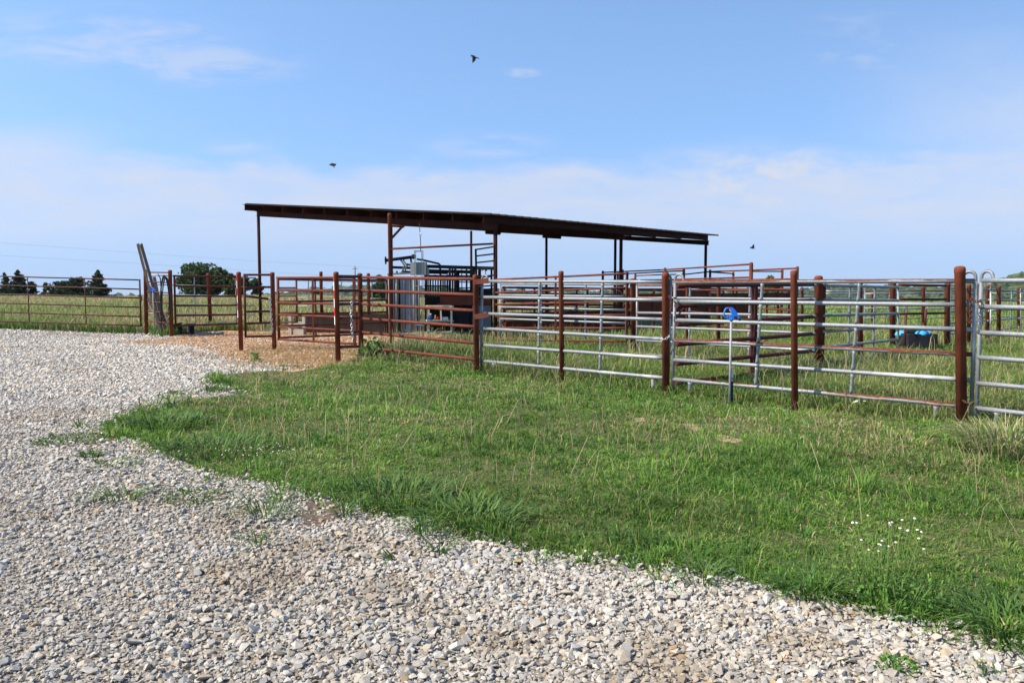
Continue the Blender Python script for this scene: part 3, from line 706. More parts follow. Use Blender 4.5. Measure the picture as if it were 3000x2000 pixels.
def fence(name, label, cat, xL, YL, xR, YR, rows, r, mat, group=None, ups=(), posts=(), postr=0.05, rn='rail', upmat=None, upr=None, upflat=False, stiles=(), stile_r=None, extra=None, postmat=None):
    """rows: (py at left, py at right); ups: px of uprights between rails; posts: (pxt,pyt,pxb,pyb,Y) welded on"""
    at = linefn(xL, YL, xR, YR)
    mid = (P(xL, 825, YL) + P(xR, 825, YR)) / 2; mid.z = Tz(mid.x, mid.y)
    t = thing(name, label, cat, mid, group)
    ends = []
    for (a, b) in rows:
        p, q = railrow(xL, YL, a, xR, YR, b); ends.append((p, q))
        rail(MB(), p, q, r).build(rn, mat, t)
    def zat(tt, i): return ends[i][0].z + (ends[i][1].z - ends[i][0].z) * tt
    for u in ups:
        i0, i1 = 0, len(rows) - 1
        if isinstance(u, tuple): u, i0, i1 = u
        tt, p = at(u); zt, zb = zat(tt, i0), zat(tt, i1); rr = upr or r * 0.8
        off = Vector((0, 0, 0))
        m = MB()
        if upflat: m.bar((p.x, p.y, zb), (p.x, p.y, zt), rr * 2, rr * 1.2)
        else: m.tube([(p.x, p.y, zb), (p.x, p.y, zt)], rr * 0.97, 8)
        m.build('upright', upmat or mat, t)
    for s in stiles:
        tt, p = at(s); zt, zb = zat(tt, 0) + r, zat(tt, len(rows) - 1) - r
        MB().tube([(p.x, p.y, zb), (p.x, p.y, zt)], stile_r or r * 1.1, 10).build('stile', mat, t)
    for q in posts:
        m, foot, b = post_mesh(*q[:5], q[5] if len(q) > 5 else postr); m.build('post', postmat or RUSTPOST, t)
    return t, at, ends, zat
def loop_mesh(base, dirv, h=0.105, wdt=0.125, r=0.019):
    p = Vector(base); d = Vector(dirv).normalized(); pts = []
    pts.append(p + Vector((0, 0, -0.05))); pts.append(p + Vector((0, 0, h - wdt / 2)))
    for k in range(1, 8):
        a = math.pi * k / 8
        pts.append(p + d * (wdt / 2 * (1 - math.cos(a))) + Vector((0, 0, h - wdt / 2 + wdt / 2 * math.sin(a))))
    pts.append(p + d * (wdt * 1.04) + Vector((0, 0, h - wdt / 2 - 0.03))); pts.append(p + d * (wdt * 1.45) + Vector((0, 0, 0.0)))
    return MB().tube(pts, r, 8, sq=1.0)
def panel(label, xL, YL, xR, YR, rows, ups, feet=(), loops=(), mats=None, group='galvanised cattle panels', r=0.027, stl=None, str_=None, name='galvanised_fence', loopmat=None, stile_bottom=True, upr=0.0215):
    at = linefn(xL, YL, xR, YR)
    mid = (P(xL, 825, YL) + P(xR, 825, YR)) / 2; mid.z = Tz(mid.x, mid.y)
    t = thing(name, label, 'fence', mid, group)
    ends = []
    for i, (a, b) in enumerate(rows):
        p, q = railrow(xL, YL, a, xR, YR, b); ends.append((p, q))
        mt = mats[i] if isinstance(mats, (list, tuple)) else (mats or GALV)
        rail(MB(), p, q, r).build('rail', mt, t)
    def zat(tt, i): return ends[i][0].z + (ends[i][1].z - ends[i][0].z) * tt
    d = (ends[0][1] - ends[0][0]); d.z = 0; d.normalize()
    for u in ups:                                                      # uprights pinched flat between the rails
        ut, ub = u if isinstance(u, tuple) else (u, u)
        m = MB(); n = len(rows)
        tt0, p0 = at(ut); tt1, p1 = at(ub)
        for i in range(n - 1):
            f0, f1 = i / (n - 1), (i + 1) / (n - 1)
            a = p0.lerp(p1, f0); b = p0.lerp(p1, f1); za = zat(tt0 + (tt1 - tt0) * f0, i) - r * 0.9; zb = zat(tt0 + (tt1 - tt0) * f1, i + 1) + r * 0.9
            A = Vector((a.x, a.y, za)); B = Vector((b.x, b.y, zb)); k = 6
            m.tube([A.lerp(B, j / k) for j in range(k + 1)], [upr * c for c in (1.25, 1.05, 0.92, 0.9, 0.92, 1.05, 1.25)], 10, sq=0.62)
        m.build('upright', GALV, t)
    for side, (xx, YY, e) in enumerate(((stl, YL, 0), (str_, YR, 1))):
        if xx is None: continue
        xt, xb = xx
        top = ends[0][e].copy(); top.x = wX(xt, YY); bot = ends[-1][e].copy(); bot.x = PX(xb, (CYP if False else rows[-1][e]), YY).x
        if stile_bottom: bot.z = Tz(bot.x, bot.y) - 0.02
        bot.y = YY; top.y = YY
        lp = side in loops
        MB().tube([bot, top + Vector((0, 0, 0.0 if lp else r))], r * 0.82, 10).build('stile', GALV, t)
        if lp: loop_mesh(top, d if side == 0 else -d).build('loop', loopmat or GALVR, t)
    for f in feet:
        tt, p = at(f); z1 = zat(tt, len(rows) - 1) - r * 0.8; z0 = Tz(p.x, p.y) - 0.02
        if z1 - z0 > 0.02:
            MB().tube([(p.x, p.y, z0), (p.x, p.y, z0 + (z1 - z0) * 0.55), (p.x + d.x * 0.006, p.y + d.y * 0.006, z1 - 0.03), (p.x + d.x * 0.01, p.y + d.y * 0.01, z1)],
                      [0.024, 0.025, 0.032, 0.045], 10, sq=0.7).build('foot', GALVR if isinstance(mats, (list, tuple)) else GALV, t)
    return t
def chain_mesh(path, link=0.045, r=0.0055, n=None):
    pts = [Vector(p) for p in path]; seg = [(b - a).length for a, b in zip(pts, pts[1:])]; tot = sum(seg)
    n = n or max(3, int(tot / (link * 0.74)))
    def along(s):
        for a, b, l in zip(pts, pts[1:], seg):
            if s <= l or (b is pts[-1]): return a.lerp(b, min(1, s / l if l else 0)), (b - a).normalized()
            s -= l
    m = MB()
    for k in range(n):
        c, d = along(tot * (k + 0.5) / n)
        ref = Vector((1, 0.3, 0)) if abs(d.z) > 0.5 else Vector((0, 0, 1))
        u = (ref - d * ref.dot(d)).normalized(); w = d.cross(u)
        if k % 2: u, w = w, u
        L = link / 2; wd = link * 0.30; loop = []
        for j in range(10):
            a = 2 * math.pi * j / 10
            loop.append(c + d * (math.cos(a) * L) + u * (math.sin(a) * wd))
        m.tube(loop, r, 5, closed=True)
    return m
def chain(label, path, mat, link=0.045, r=0.0055, group=None): 
    m = chain_mesh(path, link, r); base = Vector(path[0])
    o = m.build('chain', mat); o.data.transform(Matrix.Translation(-base)); o.location = base
    return tag(o, label, 'chain', group)

# ---- far left: long maroon gate, stub fence with boards, hose and hydrant
t, at, ends, zat = fence('pipe_gate', 'long maroon six rail gate at the far left edge of the gravel', 'gate', -170, 27.9, 411, 27.25,
      [(805, 820), (830.5, 847.3), (856.5, 873), (882.5, 900), (908.5, 927.5), (935, 954)], 0.022, MAROON, None, ups=(-60, 81, 248), stiles=(409,), stile_r=0.03)
MB().tube([P(403, 868, 27.2), P(409, 862, 27.2), P(413, 871, 27.2), P(411, 884, 27.2)], 0.022, 8).build('latch', MAROON, t)
t, at, ends, zat = fence('pipe_fence', 'short rusty pipe fence with six close rails holding boards and a hose', 'fence', 428, 27.3, 503, 26.35,
      [(797.5, 798.5), (825.5, 828), (854, 858.5), (882.5, 888.5), (911, 917.5), (940, 948)], 0.021, RUST, 'short pipe fences of the yard',
      posts=((425.5, 789, 429, 973, 27.3, 0.058), (498, 790.5, 503, 982, 26.35, 0.061)))
def board(label, p0, p1, w, th, side):
    m = MB(); p0, p1 = Vector(p0), Vector(p1); d = (p1 - p0).normalized(); s = Vector(side); s = (s - d * s.dot(d)).normalized(); u = d.cross(s); k = 8
    r = random.Random(int(p0.x * 1000))
    for i in range(k):
        a = p0.lerp(p1, i / k); b = p0.lerp(p1, (i + 1) / k)
    # one plank with slightly split, uneven ends
    prof = []
    n = 6
    pts = [p0 - s * w / 2, p0 + s * w / 2] + [p1 + s * (w / 2 - w * j / n) + d * r.uniform(-0.03, 0.05) for j in range(n + 1)]
    m.poly(pts, th, u)
    base = p0.copy(); o = m.build('board', WOODGREY); o.data.transform(Matrix.Translation(-base)); o.location = base
    return tag(o, label, 'board', 'weathered boards leaning in the stub fence')
Yb = 26.95
def lean(px0, py0, px1, py1, Y0, Y1): 
    a = PX(px0, py0, Y0); b = PX(px1, py1, Y1); a.z = Tz(a.x, a.y) + 0.0; return a, b
a, b = lean(472, 973, 404, 717, 26.85, 27.25); board('long grey board, tallest of the bundle, leaning left above the fence', a, b, 0.085, 0.04, (0.9, 0.35, 0.2))
a, b = lean(489, 975, 413.5, 717, 26.8, 27.2); board('long grey board with a dark split edge just right of the tallest one', a, b, 0.095, 0.04, (0.7, 0.6, 0.2))
a, b = lean(487, 972, 452, 812, 26.95, 27.0); board('shorter grey board ending at the second rail behind the blue hydrant', a, b, 0.095, 0.035, (0.9, 0.3, 0.1))
a, b = lean(482, 972, 440, 838, 27.05, 27.1); board('short round ended grey board beside the blue hydrant head', a, b, 0.10, 0.035, (0.9, 0.3, 0.1))
a, b = lean(492, 970, 433, 872, 27.1, 27.2); board('lowest grey board leaning furthest left at the foot of the bundle', a, b, 0.10, 0.035, (0.8, 0.3, 0.3))

def hydrant(label, base, ztop, s=1.0, tpost=None, group='blue frost free hydrants'):
    x, y, z = base
    t = thing('water_hydrant', label, 'hydrant', base, group)
    h = Vector((x, y, ztop))
    MB().tube([(x, y, z - 0.1), (x, y, ztop)], 0.0165 * s, 12).build('pipe', ZINC, t)
    def q(dx, dz): return h + Vector((dx * s, 0, dz * s))
    hd = MB()
    hd.lathe(h, [(0.024 * s, -0.012 * s), (0.028 * s, 0.0), (0.028 * s, 0.02 * s), (0.024 * s, 0.026 * s)], 14)
    hd.poly([q(-0.032, 0.01), q(0.035, 0.01), q(0.024, 0.042), q(0.057, 0.056), q(0.092, 0.012), q(0.110, 0.026), q(0.046, 0.128), q(0.010, 0.163), q(-0.030, 0.160), q(-0.010, 0.126), q(0.004, 0.084), q(0.0, 0.062), q(-0.032, 0.055)], 0.045 * s, (0, 1, 0))
    hdo = hd.build('head', BLUE, t)
    MB().tube([q(-0.015, 0.157), q(-0.070, 0.151), q(-0.089, 0.117), q(-0.099, 0.050), q(-0.089, 0.031), q(-0.052, 0.036), q(-0.042, 0.052)], 0.0095 * s, 8).build('handle', BLUE, hdo)
    MB().tube([q(-0.03, 0.145), q(-0.012, 0.115), q(0.0, 0.09)], 0.005 * s, 6).build('link_rod', CHAINZ, hdo)
    MB().lathe(q(0.100, 0.022), [(0.017 * s, 0), (0.017 * s, 0.010 * s), (0.012 * s, 0.012 * s), (0.014 * s, 0.034 * s)], 12, axis=(0.5, 0, -0.85)).build('spout', DARKSTEEL, hdo)
    return t
hb = G(2137.5, 1185); hyd = hydrant('blue hydrant head on a grey pipe tied to a green post before the galvanised panels', hb, wZ(937, hb.y), 1.0)
tp = thing('steel_stake', 'thin dark green T post with a white top standing against the blue hydrant', 'stake', (hb.x + 0.028, hb.y + 0.03, Tz(hb.x, hb.y)))
m = MB(); zt = wZ(1112, hb.y); zw = wZ(1083, hb.y)
m.box((hb.x + 0.032, hb.y + 0.02, (zt + tp.location.z - 0.1) / 2), (0.016, 0, 0), (0, 0.003, 0), (0, 0, (zt - tp.location.z + 0.1) / 2))
m.box((hb.x + 0.032, hb.y + 0.036, (zt + tp.location.z - 0.1) / 2), (0.003, 0, 0), (0, 0.013, 0), (0, 0, (zt - tp.location.z + 0.1) / 2))
for k in range(7): m.box((hb.x + 0.032, hb.y + 0.013, tp.location.z + 0.04 + k * 0.05), (0.006, 0, 0), (0, 0.005, 0), (0, 0, 0.01))
m.build('shaft', mat_noise('dark_green_steel', [(0.3, (0.012, 0.03, 0.02)), (0.7, (0.03, 0.055, 0.04))], 8, 0.6), tp)
MB().box((hb.x + 0.032, hb.y + 0.025, (zt + zw) / 2 - 0.01), (0.014, 0, 0), (0, 0.010, 0), (0, 0, (zw - zt) / 2 + 0.012)).build('white_top', WHITEPL, tp)
h2b = G(446, 976); h2b = Vector((h2b.x, 26.3, Tz(h2b.x, 26.3))); h2b.x = wX(447, 26.3)
hydrant('small blue hydrant before the leaning grey boards at the far left', h2b, wZ(854, 26.3), 0.85)
# hose looped over the right post of the stub fence
hp = []
Yh = 26.15
m = MB(); rr = random.Random(4)
for k in range(5):
    cx = 484 + k * 1.6; pts = []
    top = 806 + k * 1.5; bot = 925 + k * 5.5; wl = 12.5 + 1.4 * (k % 3); Yk = Yh - 0.02 * k
    for j in range(24):
        a = 2 * math.pi * j / 24
        yy = (top + bot) / 2 - math.cos(a) * (bot - top) / 2; xx = cx + math.sin(a) * wl * (1 - 0.25 * math.cos(a)) - 3
        pts.append(P(xx, yy, Yk))
    m.tube(pts, 0.014, 7, closed=True)
m.tube([P(463, 803, Yh), P(470, 815, Yh), P(472, 860, Yh), P(468, 920, Yh), P(469, 960, Yh), Vector((wX(470, Yh - 0.5), Yh - 0.5, Tz(wX(470, Yh - .5), Yh - 0.5) + 0.02))], 0.017, 7)
base = P(486, 930, Yh); o = m.build('garden_hose', RUBBER); o.data.transform(Matrix.Translation(-base)); o.location = base
tag(o, 'black hose coiled and hung on the right post of the stub fence', 'hose')

# ---- second gate with a galvanised panel behind it
t, at, ends, zat = fence('pipe_gate', 'dark maroon six rail gate between the hose post and the first striped post', 'gate', 508, 26.4, 700, 27.6,
      [(808, 811.5), (837.5, 840), (867, 868), (895.5, 894), (924.5, 921.5), (954, 948)], 0.030, MAROON, None, stiles=(511,), stile_r=0.034)
panel('grey panel seen through the dark maroon gate beyond the black spools', 432, 29.6, 745, 30.4, [(806, 814), (833, 841), (862, 868), (889, 895), (918, 922), (944, 947)], (569.5, 690), r=0.02, stl=(433, 433))
post('round rusty post behind the dark maroon gate near the oak tree', 610, 800, 617, 958, 30.0, 0.066)
def spool(label, px, py, Y, tilt):
    b = P(px, py, Y); b.z = Tz(b.x, b.y)
    t = thing('wire_spool', label, 'spool', b, 'black spools by the maroon gate')
    ax = Vector((tilt, 0.0, 1)).normalized()
    def flange(h, name): MB().lathe(b + ax * h, [(0.17, 0), (0.18, 0.008), (0.18, 0.022), (0.17, 0.03)], 20, axis=ax).build(name, BLACKPL, t)
    flange(0.0, 'flange'); flange(0.34, 'flange')
    prof = []
    for k in range(13): prof.append((0.125 + (0.012 if k % 2 else 0), 0.03 + 0.31 * k / 12))
    MB().lathe(b, prof, 18, axis=ax, smooth=False).build('drum', BLACKPL, t)
spool('upright black spool, the right of the pair under the maroon gate', 553, 958, 27.6, 0.03)
spool('tilted black spool, the left of the pair behind the hose post', 522, 958, 27.7, -0.22)
m = MB(); pts = [P(509, 0, 27), P(590, 0, 26.9), P(655, 0, 27.6), P(640, 0, 28.6), P(520, 0, 28.3)]
pts = [Vector((p.x, p.y, Tz(p.x, p.y) + 0.02)) for p in pts]; m.poly(pts, 0.03, (0, 0, 1)); base = pts[0].copy()
o = m.build('rubber_mat', BLACKPL); o.data.transform(Matrix.Translation(-base)); o.location = base; tag(o, 'black rubber mat lying on the ground under the maroon gate', 'mat')
for i, (x0, Y0, x1, Y1, lab) in enumerate(((605, 27.75, 652, 27.6, 'nearest of two thin pale pipes lying on the black mat'), (618, 28.0, 650, 28.0, 'rear of two thin pale pipes lying on the black mat'))):
    a = P(x0, 0, Y0); b = P(x1, 0, Y1); a.z = Tz(a.x, a.y) + 0.06; b.z = Tz(b.x, b.y) + 0.06
    o = MB().tube([Vector((0, 0, 0)), b - a], 0.022, 8).build('loose_pipe', ZINC); o.location = a; tag(o, lab, 'pipe', 'pale pipes lying on the black mat')

# ---- striped posts and the narrow way between
def striped(label, pxt, pyt, pxb, pyb, Y, r, y0, y1, n=6):
    m, foot, b = post_mesh(pxt, pyt, pxb, pyb, Y, r); base = Vector((foot.x, foot.y, foot.z + 0.12))
    t = thing('striped_post', label, 'post', base, 'striped gate posts'); m.build('post', RUSTPOST, t)
    ax = (b - foot).normalized(); z0, z1 = wZ(y1, Y), wZ(y0, Y)
    for k in range(n):
        za, zb = z1 + (z0 - z1) * k / n, z1 + (z0 - z1) * (k + 1) / n
        ca = foot + ax * ((za - foot.z) / ax.z); cb = foot + ax * ((zb - foot.z) / ax.z)
        mm = MB(); K = 6; rr = r * 1.02; i0 = len(mm.v)
        for j in range(K + 1):                                         # a curved strip on the left front of the post
            a = math.radians(168 + 62 * j / K); dv = Vector((math.cos(a), math.sin(a), 0))
            for c, q in ((ca, rr), (cb, rr), (ca, rr - 0.003), (cb, rr - 0.003)): mm.v.append(c + dv * q)
        for j in range(K):
            q = 4 * j; nx_ = q + 4
            for f in ((q, nx_, nx_ + 1, q + 1), (q + 2, q + 3, nx_ + 3, nx_ + 2), (q + 1, nx_ + 1, nx_ + 3, q + 3), (q, q + 2, nx_ + 2, nx_)): mm.f.append(f); mm.sm.append(False); mm.mi.append(0)
        for f in ((0, 1, 3, 2), (4 * K, 4 * K + 2, 4 * K + 3, 4 * K + 1)): mm.f.append(f); mm.sm.append(False); mm.mi.append(0)
        mm.build('red_band' if k % 2 == 0 else 'white_band', TAPERED if k % 2 == 0 else TAPEWHITE, t)
    return t
striped('rusty post with red and white bands standing farther back beside the gravel', 699, 796, 706.5, 1028, 19.1, 0.052, 801, 930)
striped('rusty post with red and white bands standing nearest on the grass edge', 984, 795.5, 991, 1066, 16.05, 0.052, 800, 951)
fence('pipe_fence', 'narrow six rail pipe fence just right of the farther striped post', 'fence', 715, 19.3, 797, 19.5, [(805, 805), (841, 841), (867, 877), (913, 911.5), (948, 945), (986, 984)], 0.026, MAROON, 'short pipe fences of the yard',
      stiles=(716,), stile_r=0.028, posts=((797.5, 797, 804, 1024, 19.5, 0.052),))
chain('bright chain hanging down the left side of the post next to the striped one', [P(789.5, 874, 19.35), P(791, 900, 19.33), P(793, 940, 19.33), P(794.5, 974, 19.34)], CHAINZ, 0.075, 0.010, 'bright chains by the pipe gates')
t, at, ends, zat = fence('pipe_gate', 'reddish lit pipe gate standing behind the nearest striped post', 'gate', 811, 20.2, 1041, 18.6,
      [(813.5, 813), (850.5, 852.5), (886, 892), (921.5, 930), (957, 969), (993.5, 1007)], 0.0255, RUST, None, ups=(916,), upr=0.03, upflat=True, stiles=(814,), stile_r=0.036)
tt, p = at(1037); MB().bar((p.x, p.y, ends[-1][1].z - 0.03), (p.x, p.y, ends[0][1].z + 0.03), 0.06, 0.05, up=(0, 1, 0)).build('stile', RUST, t)
fence('pipe_gate', 'dark pipe gate crossing behind the lit one towards the cattle chute', 'gate', 813, 20.9, 1134, 23.6,
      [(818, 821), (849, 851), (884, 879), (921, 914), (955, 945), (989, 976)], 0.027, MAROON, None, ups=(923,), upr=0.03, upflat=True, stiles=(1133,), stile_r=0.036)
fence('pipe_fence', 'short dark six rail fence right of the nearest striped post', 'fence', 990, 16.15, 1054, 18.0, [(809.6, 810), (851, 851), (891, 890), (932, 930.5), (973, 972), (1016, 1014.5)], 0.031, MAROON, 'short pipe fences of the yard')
chain('bright chain hanging in the short dark fence beside the nearest striped post', [P(1030, 884, 17.0), P(1027, 910, 16.98), P(1029, 960, 16.98), P(1031, 1000, 17.0)], CHAINZ, 0.075, 0.010, 'bright chains by the pipe gates')
t, at, ends, zat = fence('pipe_fence', 'long lit six rail pipe fence from the gate corner to the galvanised panels', 'fence', 1056, 18.1, 1392, 14.3,
      [(812, 818), (850.5, 863.5), (890, 910), (933, 957), (973, 1004.5), (1016, 1053)], 0.030, RUST, 'long pipe fences of the pens', posts=((1054, 800, 1058, 1039, 18.1, 0.055), (1393, 804, 1396.8, 1096, 14.2, 0.047)))
for yl, yr, hh in ((826, 822, 0.09), (928, 921, 0.085)):               # flat plates that hold the first panel
    a = P(1389, yl, 14.12); b = P(1431, yr, 14.02)
    MB().bar(a, b, 0.012, hh).build('hinge_plate', RUST, t)
# ---- the galvanised panels in front
panel('long clean galvanised panel, first to the right of the rusty pipe fence', 1411, 14.25, 1963, 11.75,
      [(824, 826), (870.5, 879.5), (918.5, 936.5), (962, 994), (1010.5, 1049.5), (1057, 1108)], ((1581.5, 1578), (1765.7, 1759)), feet=(1447, 1917), loops=(0, 1), stl=(1413, 1409), str_=(1965, 1957), mats=[GALV, GALV, GALV, GALV, GALV, GALV])
panel('galvanised panel with rust along its rails behind the blue hydrant', 1977, 11.7, 2858, 9.27,
      [(825.5, 823), (883, 893), (937.5, 965.5), (996.5, 1038), (1053.5, 1113.5), (1110.5, 1190)], ((2234, 2220), (2519, 2503)), feet=(2026, 2755), loops=(0, 1), stl=(1978, 1971), str_=(2858, 2847), mats=[GALVR2, GALV, GALV, GALVR2, GALV, GALVR])
panel('galvanised panel cut by the right edge of the view', 2875, 9.22, 3420, 7.75,
      [(822, 821), (898, 911), (974, 1000), (1046.5, 1085), (1122, 1170), (1195, 1255)], (3150,), feet=(2937,), loops=(0,), stl=(2875, 2862), mats=[GALVR, GALV, GALV, GALV, GALV, GALV])
post('slim rusty post halfway along the first clean galvanised panel', 1643.5, 793, 1646.8, 1122, 13.05, 0.040)
post('stout rusty post where the first two galvanised panels meet', 1949.5, 797, 1950.5, 1158, 11.72, 0.051)
post('rusty orange post halfway along the rust streaked panel', 2325.5, 791, 2328.8, 1202, 10.25, 0.0405)
post('thickest rusty post at the right, nearest of all to the viewer', 2812, 779, 2817.5, 1243, 9.25, 0.0565)
def cz(px, py, Y): return P(px, py, Y)
chain('rusty chain tying the panel ends behind the thickest post', [P(2852, 872, 9.2), P(2855, 880, 9.15), P(2868, 884, 9.14), P(2876, 880, 9.2)], CHAINR, 0.045, 0.0055, 'rusty chains on the panels')
chain('rusty chain hanging loose below the knot beside the thickest post', [P(2848, 874, 9.16), P(2846, 890, 9.16), P(2848, 915, 9.16), P(2847, 945, 9.17)], CHAINR, 0.045, 0.0055, 'rusty chains on the panels')
chain('low rusty chain round the panel ends at the foot of the thickest post', [P(2836, 1172, 9.16), P(2846, 1181, 9.12), P(2856, 1186, 9.12), P(2864, 1184, 9.18)], CHAINR, 0.045, 0.0055, 'rusty chains on the panels')
chain('thin chain wrapped low around the post where the first two panels meet', [P(1937, 991, 11.66), P(1945, 994, 11.62), P(1953, 993, 11.62), P(1962, 986, 11.66), P(1966, 980, 11.74)], CHAINZ, 0.05, 0.005)
chain('rusty chain dangling between the two looped panel ends', [P(1966, 872, 11.66), P(1967, 890, 11.64), P(1966, 910, 11.64), P(1967, 930, 11.66)], CHAINR, 0.05, 0.0055, 'rusty chains on the panels')
chain('short rusty chain binding the two looped panel ends together', [P(1960, 868, 11.64), P(1966, 873, 11.6), P(1974, 875, 11.6), P(1982, 871, 11.64)], CHAINR, 0.05, 0.0055, 'rusty chains on the panels')

# ---- gate G: lit pipe gate rising to the right under the shed eave, panels of the inner alley
t, at, ends, zat = fence('pipe_gate', 'lit red pipe gate running from the shed corner post to a flat end bar', 'gate', 1452, 19.35, 1836, 17.3,
      [(819, 801.5), (857, 842.5), (892, 883), (926.5, 922), (960.5, 961), (995, 999)], 0.0225, RUST, None, ups=(1628,), upr=0.036, upflat=True)
tt, p = at(1837); MB().bar((p.x, p.y, ends[-1][1].z), (p.x, p.y, ends[0][1].z + 0.03), 0.055, 0.03, up=(-0.5, 0.8, 0)).build('stile', RUST, t)
chain('rusty chain on a strap at the flat end bar of the lit red gate', [P(1812, 850, 17.2), P(1826, 862, 17.2), P(1832, 870, 17.2), P(1828, 890, 17.2), P(1830, 908, 17.2)], CHAINR, 0.06, 0.007, 'rusty chains on the panels')
panel('galvanised panel behind the lit red gate, half hidden in seed grass', 1466, 19.8, 1842, 17.75, [(831.5, 833), (864, 869), (899, 909), (933.5, 947), (968, 986), (1003, 1025)], (1586, 1716), r=0.025, stl=(1466, 1466), mats=[GALVR, GALV, GALV, GALV, GALV, GALV], loops=(0,))
post('stout rusty post with a round cap beside the flat end bar of the lit gate', 1853, 815, 1855, 992, 17.5, 0.057)
panel('galvanised panel right of the round capped post with a rusty top rail', 1866, 16.9, 2392, 14.2, [(836, 834), (872, 877), (916, 924.5), (956, 976), (996, 1026), (1036, 1077)], (2022, 2198), r=0.025, stl=(1866, 1867), mats=[GALVR2, GALVR, GALV, GALV, GALV, GALV], loops=(0,))
post('slim rusty post rising behind the blue hydrant', 2105.5, 815, 2104, 1041, 17.9, 0.043)
post('short rusty post to the left behind the rust streaked panel', 2014, 836, 2014, 960, 19.0, 0.042)

# ---- swung gate and its corner post inside the pen
t, at, ends, zat = fence('pipe_gate', 'dark red pipe gate swung across the pen behind the rust streaked panel', 'gate', 1983, 11.95, 2392, 14.3,
      [(836.5, 833.5), (896, 880), (951, 927), (1009, 977), (1066, 1027), (1123, 1072)], 0.033, MAROON, None, ups=(2206, 2216), upr=0.032, upflat=True)
a = P(1986, 924, 12.0); b = P(2010, 897, 12.25); MB().tube([a, b], 0.012, 8).build('brace', MAROON, t)
post('heavy rusty corner post at the end of the swung gate', 2398, 807, 2398, 1070, 14.5, 0.070)
o = None
pb = P(2411, 832, 14.6); pbt = wZ(1070, 14.6)
pt_ = MB().bar((0, 0, -0.05), (0, 0, pb.z - Tz(pb.x, pb.y)), 0.10, 0.05, up=(0, 1, 0)).build('gate_stile', RUSTPLATE); pt_.location = (pb.x, pb.y, Tz(pb.x, pb.y)); tag(pt_, 'flat red upright bar fixed right against the heavy corner post', 'post')
panel('galvanised gate panel from the heavy corner post to the water trough', 2416, 14.5, 2632, 16.9, [(835.5, 841.5), (877.5, 880), (924, 918), (971, 956.5), (1017, 995), (1063, 1034)], (2491, 2564), r=0.027, str_=(2632, 2632), mats=[GALV, GALV, GALV, GALVR, GALV, GALVR])
post('rusty post in the grass behind the middle of that gate panel', 2519, 822, 2521, 1062, 16.4, 0.052)
post('stout rusty post just left of the black water trough', 2616, 826, 2614.5, 1019, 19.2, 0.066)
t, at, ends, zat = fence('pipe_fence', 'three rail red pipe fence above the black water trough', 'fence', 2634, 18.2, 2774, 18.9, [(834.5, 836.5), (876.5, 877), (919.5, 917)], 0.028, MAROON, 'short pipe fences of the yard', ups=())
for xx, yy0, yy1 in ((2657, 922, 1010), (2715, 905, 962)):
    a = P(xx, yy0, 18.1); b = P(xx, yy1, 18.1); MB().tube([a, b], 0.028, 8).build('upright', MAROON, t)
a = P(2632, 1010, 18.0); b = P(2657, 1009, 18.1); MB().tube([a, b], 0.028, 8).build('rail', MAROON, t)
post('wide rusty post standing right of the black water trough', 2776, 828, 2774, 1024, 19.0, 0.060)

# ---- black ball waterer
Yw = 18.35
x0, x1 = wX(2661, Yw), wX(2758, Yw); zt = wZ(979, Yw); zb0 = Tz((x0 + x1) / 2, Yw) - 0.03
t = thing('water_trough', 'black plastic water trough with pale blue floating balls', 'water trough', ((x0 + x1) / 2, Yw + 0.26, Tz((x0 + x1) / 2, Yw)))
m = MB(); bm = bmesh.new()
prof = [(1.0, zb0), (0.985, zt - 0.03), (0.97, zt), (0.95, zt + 0.006)]
cx, cy, hx, hy = (x0 + x1) / 2, Yw + 0.26, (x1 - x0) / 2, 0.26
def rrect(k, z, n=5, rad=0.06):
    out = []
    for sx, sy, a0 in ((1, 1, 0), (-1, 1, 90), (-1, -1, 180), (1, -1, 270)):
        for j in range(n + 1):
            a = math.radians(a0 + 90 * j / n); out.append(Vector((cx + sx * (hx - rad) * k + rad * math.cos(a) * k, cy + sy * (hy - rad) * k + rad * math.sin(a) * k, z)))
    return out
rings = [rrect(k, z) for k, z in prof]; nn = len(rings[0])
for rg in rings: m.v += rg
for i in range(len(rings) - 1):
    for j in range(nn): m.f.append((i * nn + j, i * nn + (j + 1) % nn, (i + 1) * nn + (j + 1) % nn, (i + 1) * nn + j)); m.sm.append(False); m.mi.append(0)
m.f.append(tuple((len(rings) - 1) * nn + j for j in range(nn))); m.sm.append(False); m.mi.append(0)
m.f.append(tuple(range(nn - 1, -1, -1))); m.sm.append(False); m.mi.append(0)
m.build('tank', BLACKPL, t)
MB().lathe((cx - 0.02, cy + 0.06, zt), [(0.19, 0), (0.185, 0.14), (0.175, 0.165)], 24).build('valve_cover', BLACKPL, t)
MB().lathe((cx - 0.02, cy + 0.06, zt + 0.165), [(0.165, 0), (0.155, 0.010), (0.08, 0.014)], 24).build('blue_lid', BALLBLUE, t)
for bx, by in ((x0 + 0.07, cy + 0.14), (wX(2712, Yw), cy - 0.13), (x1 - 0.10, cy + 0.12)):
    MB().lathe((bx, by, zt - (0.06 if by < cy else 0.085)), [(0.13, 0.03), (0.135, 0.05), (0.125, 0.085), (0.10, 0.115), (0.06, 0.133), (0.02, 0.139)], 20).build('ball', BALLBLUE, t)

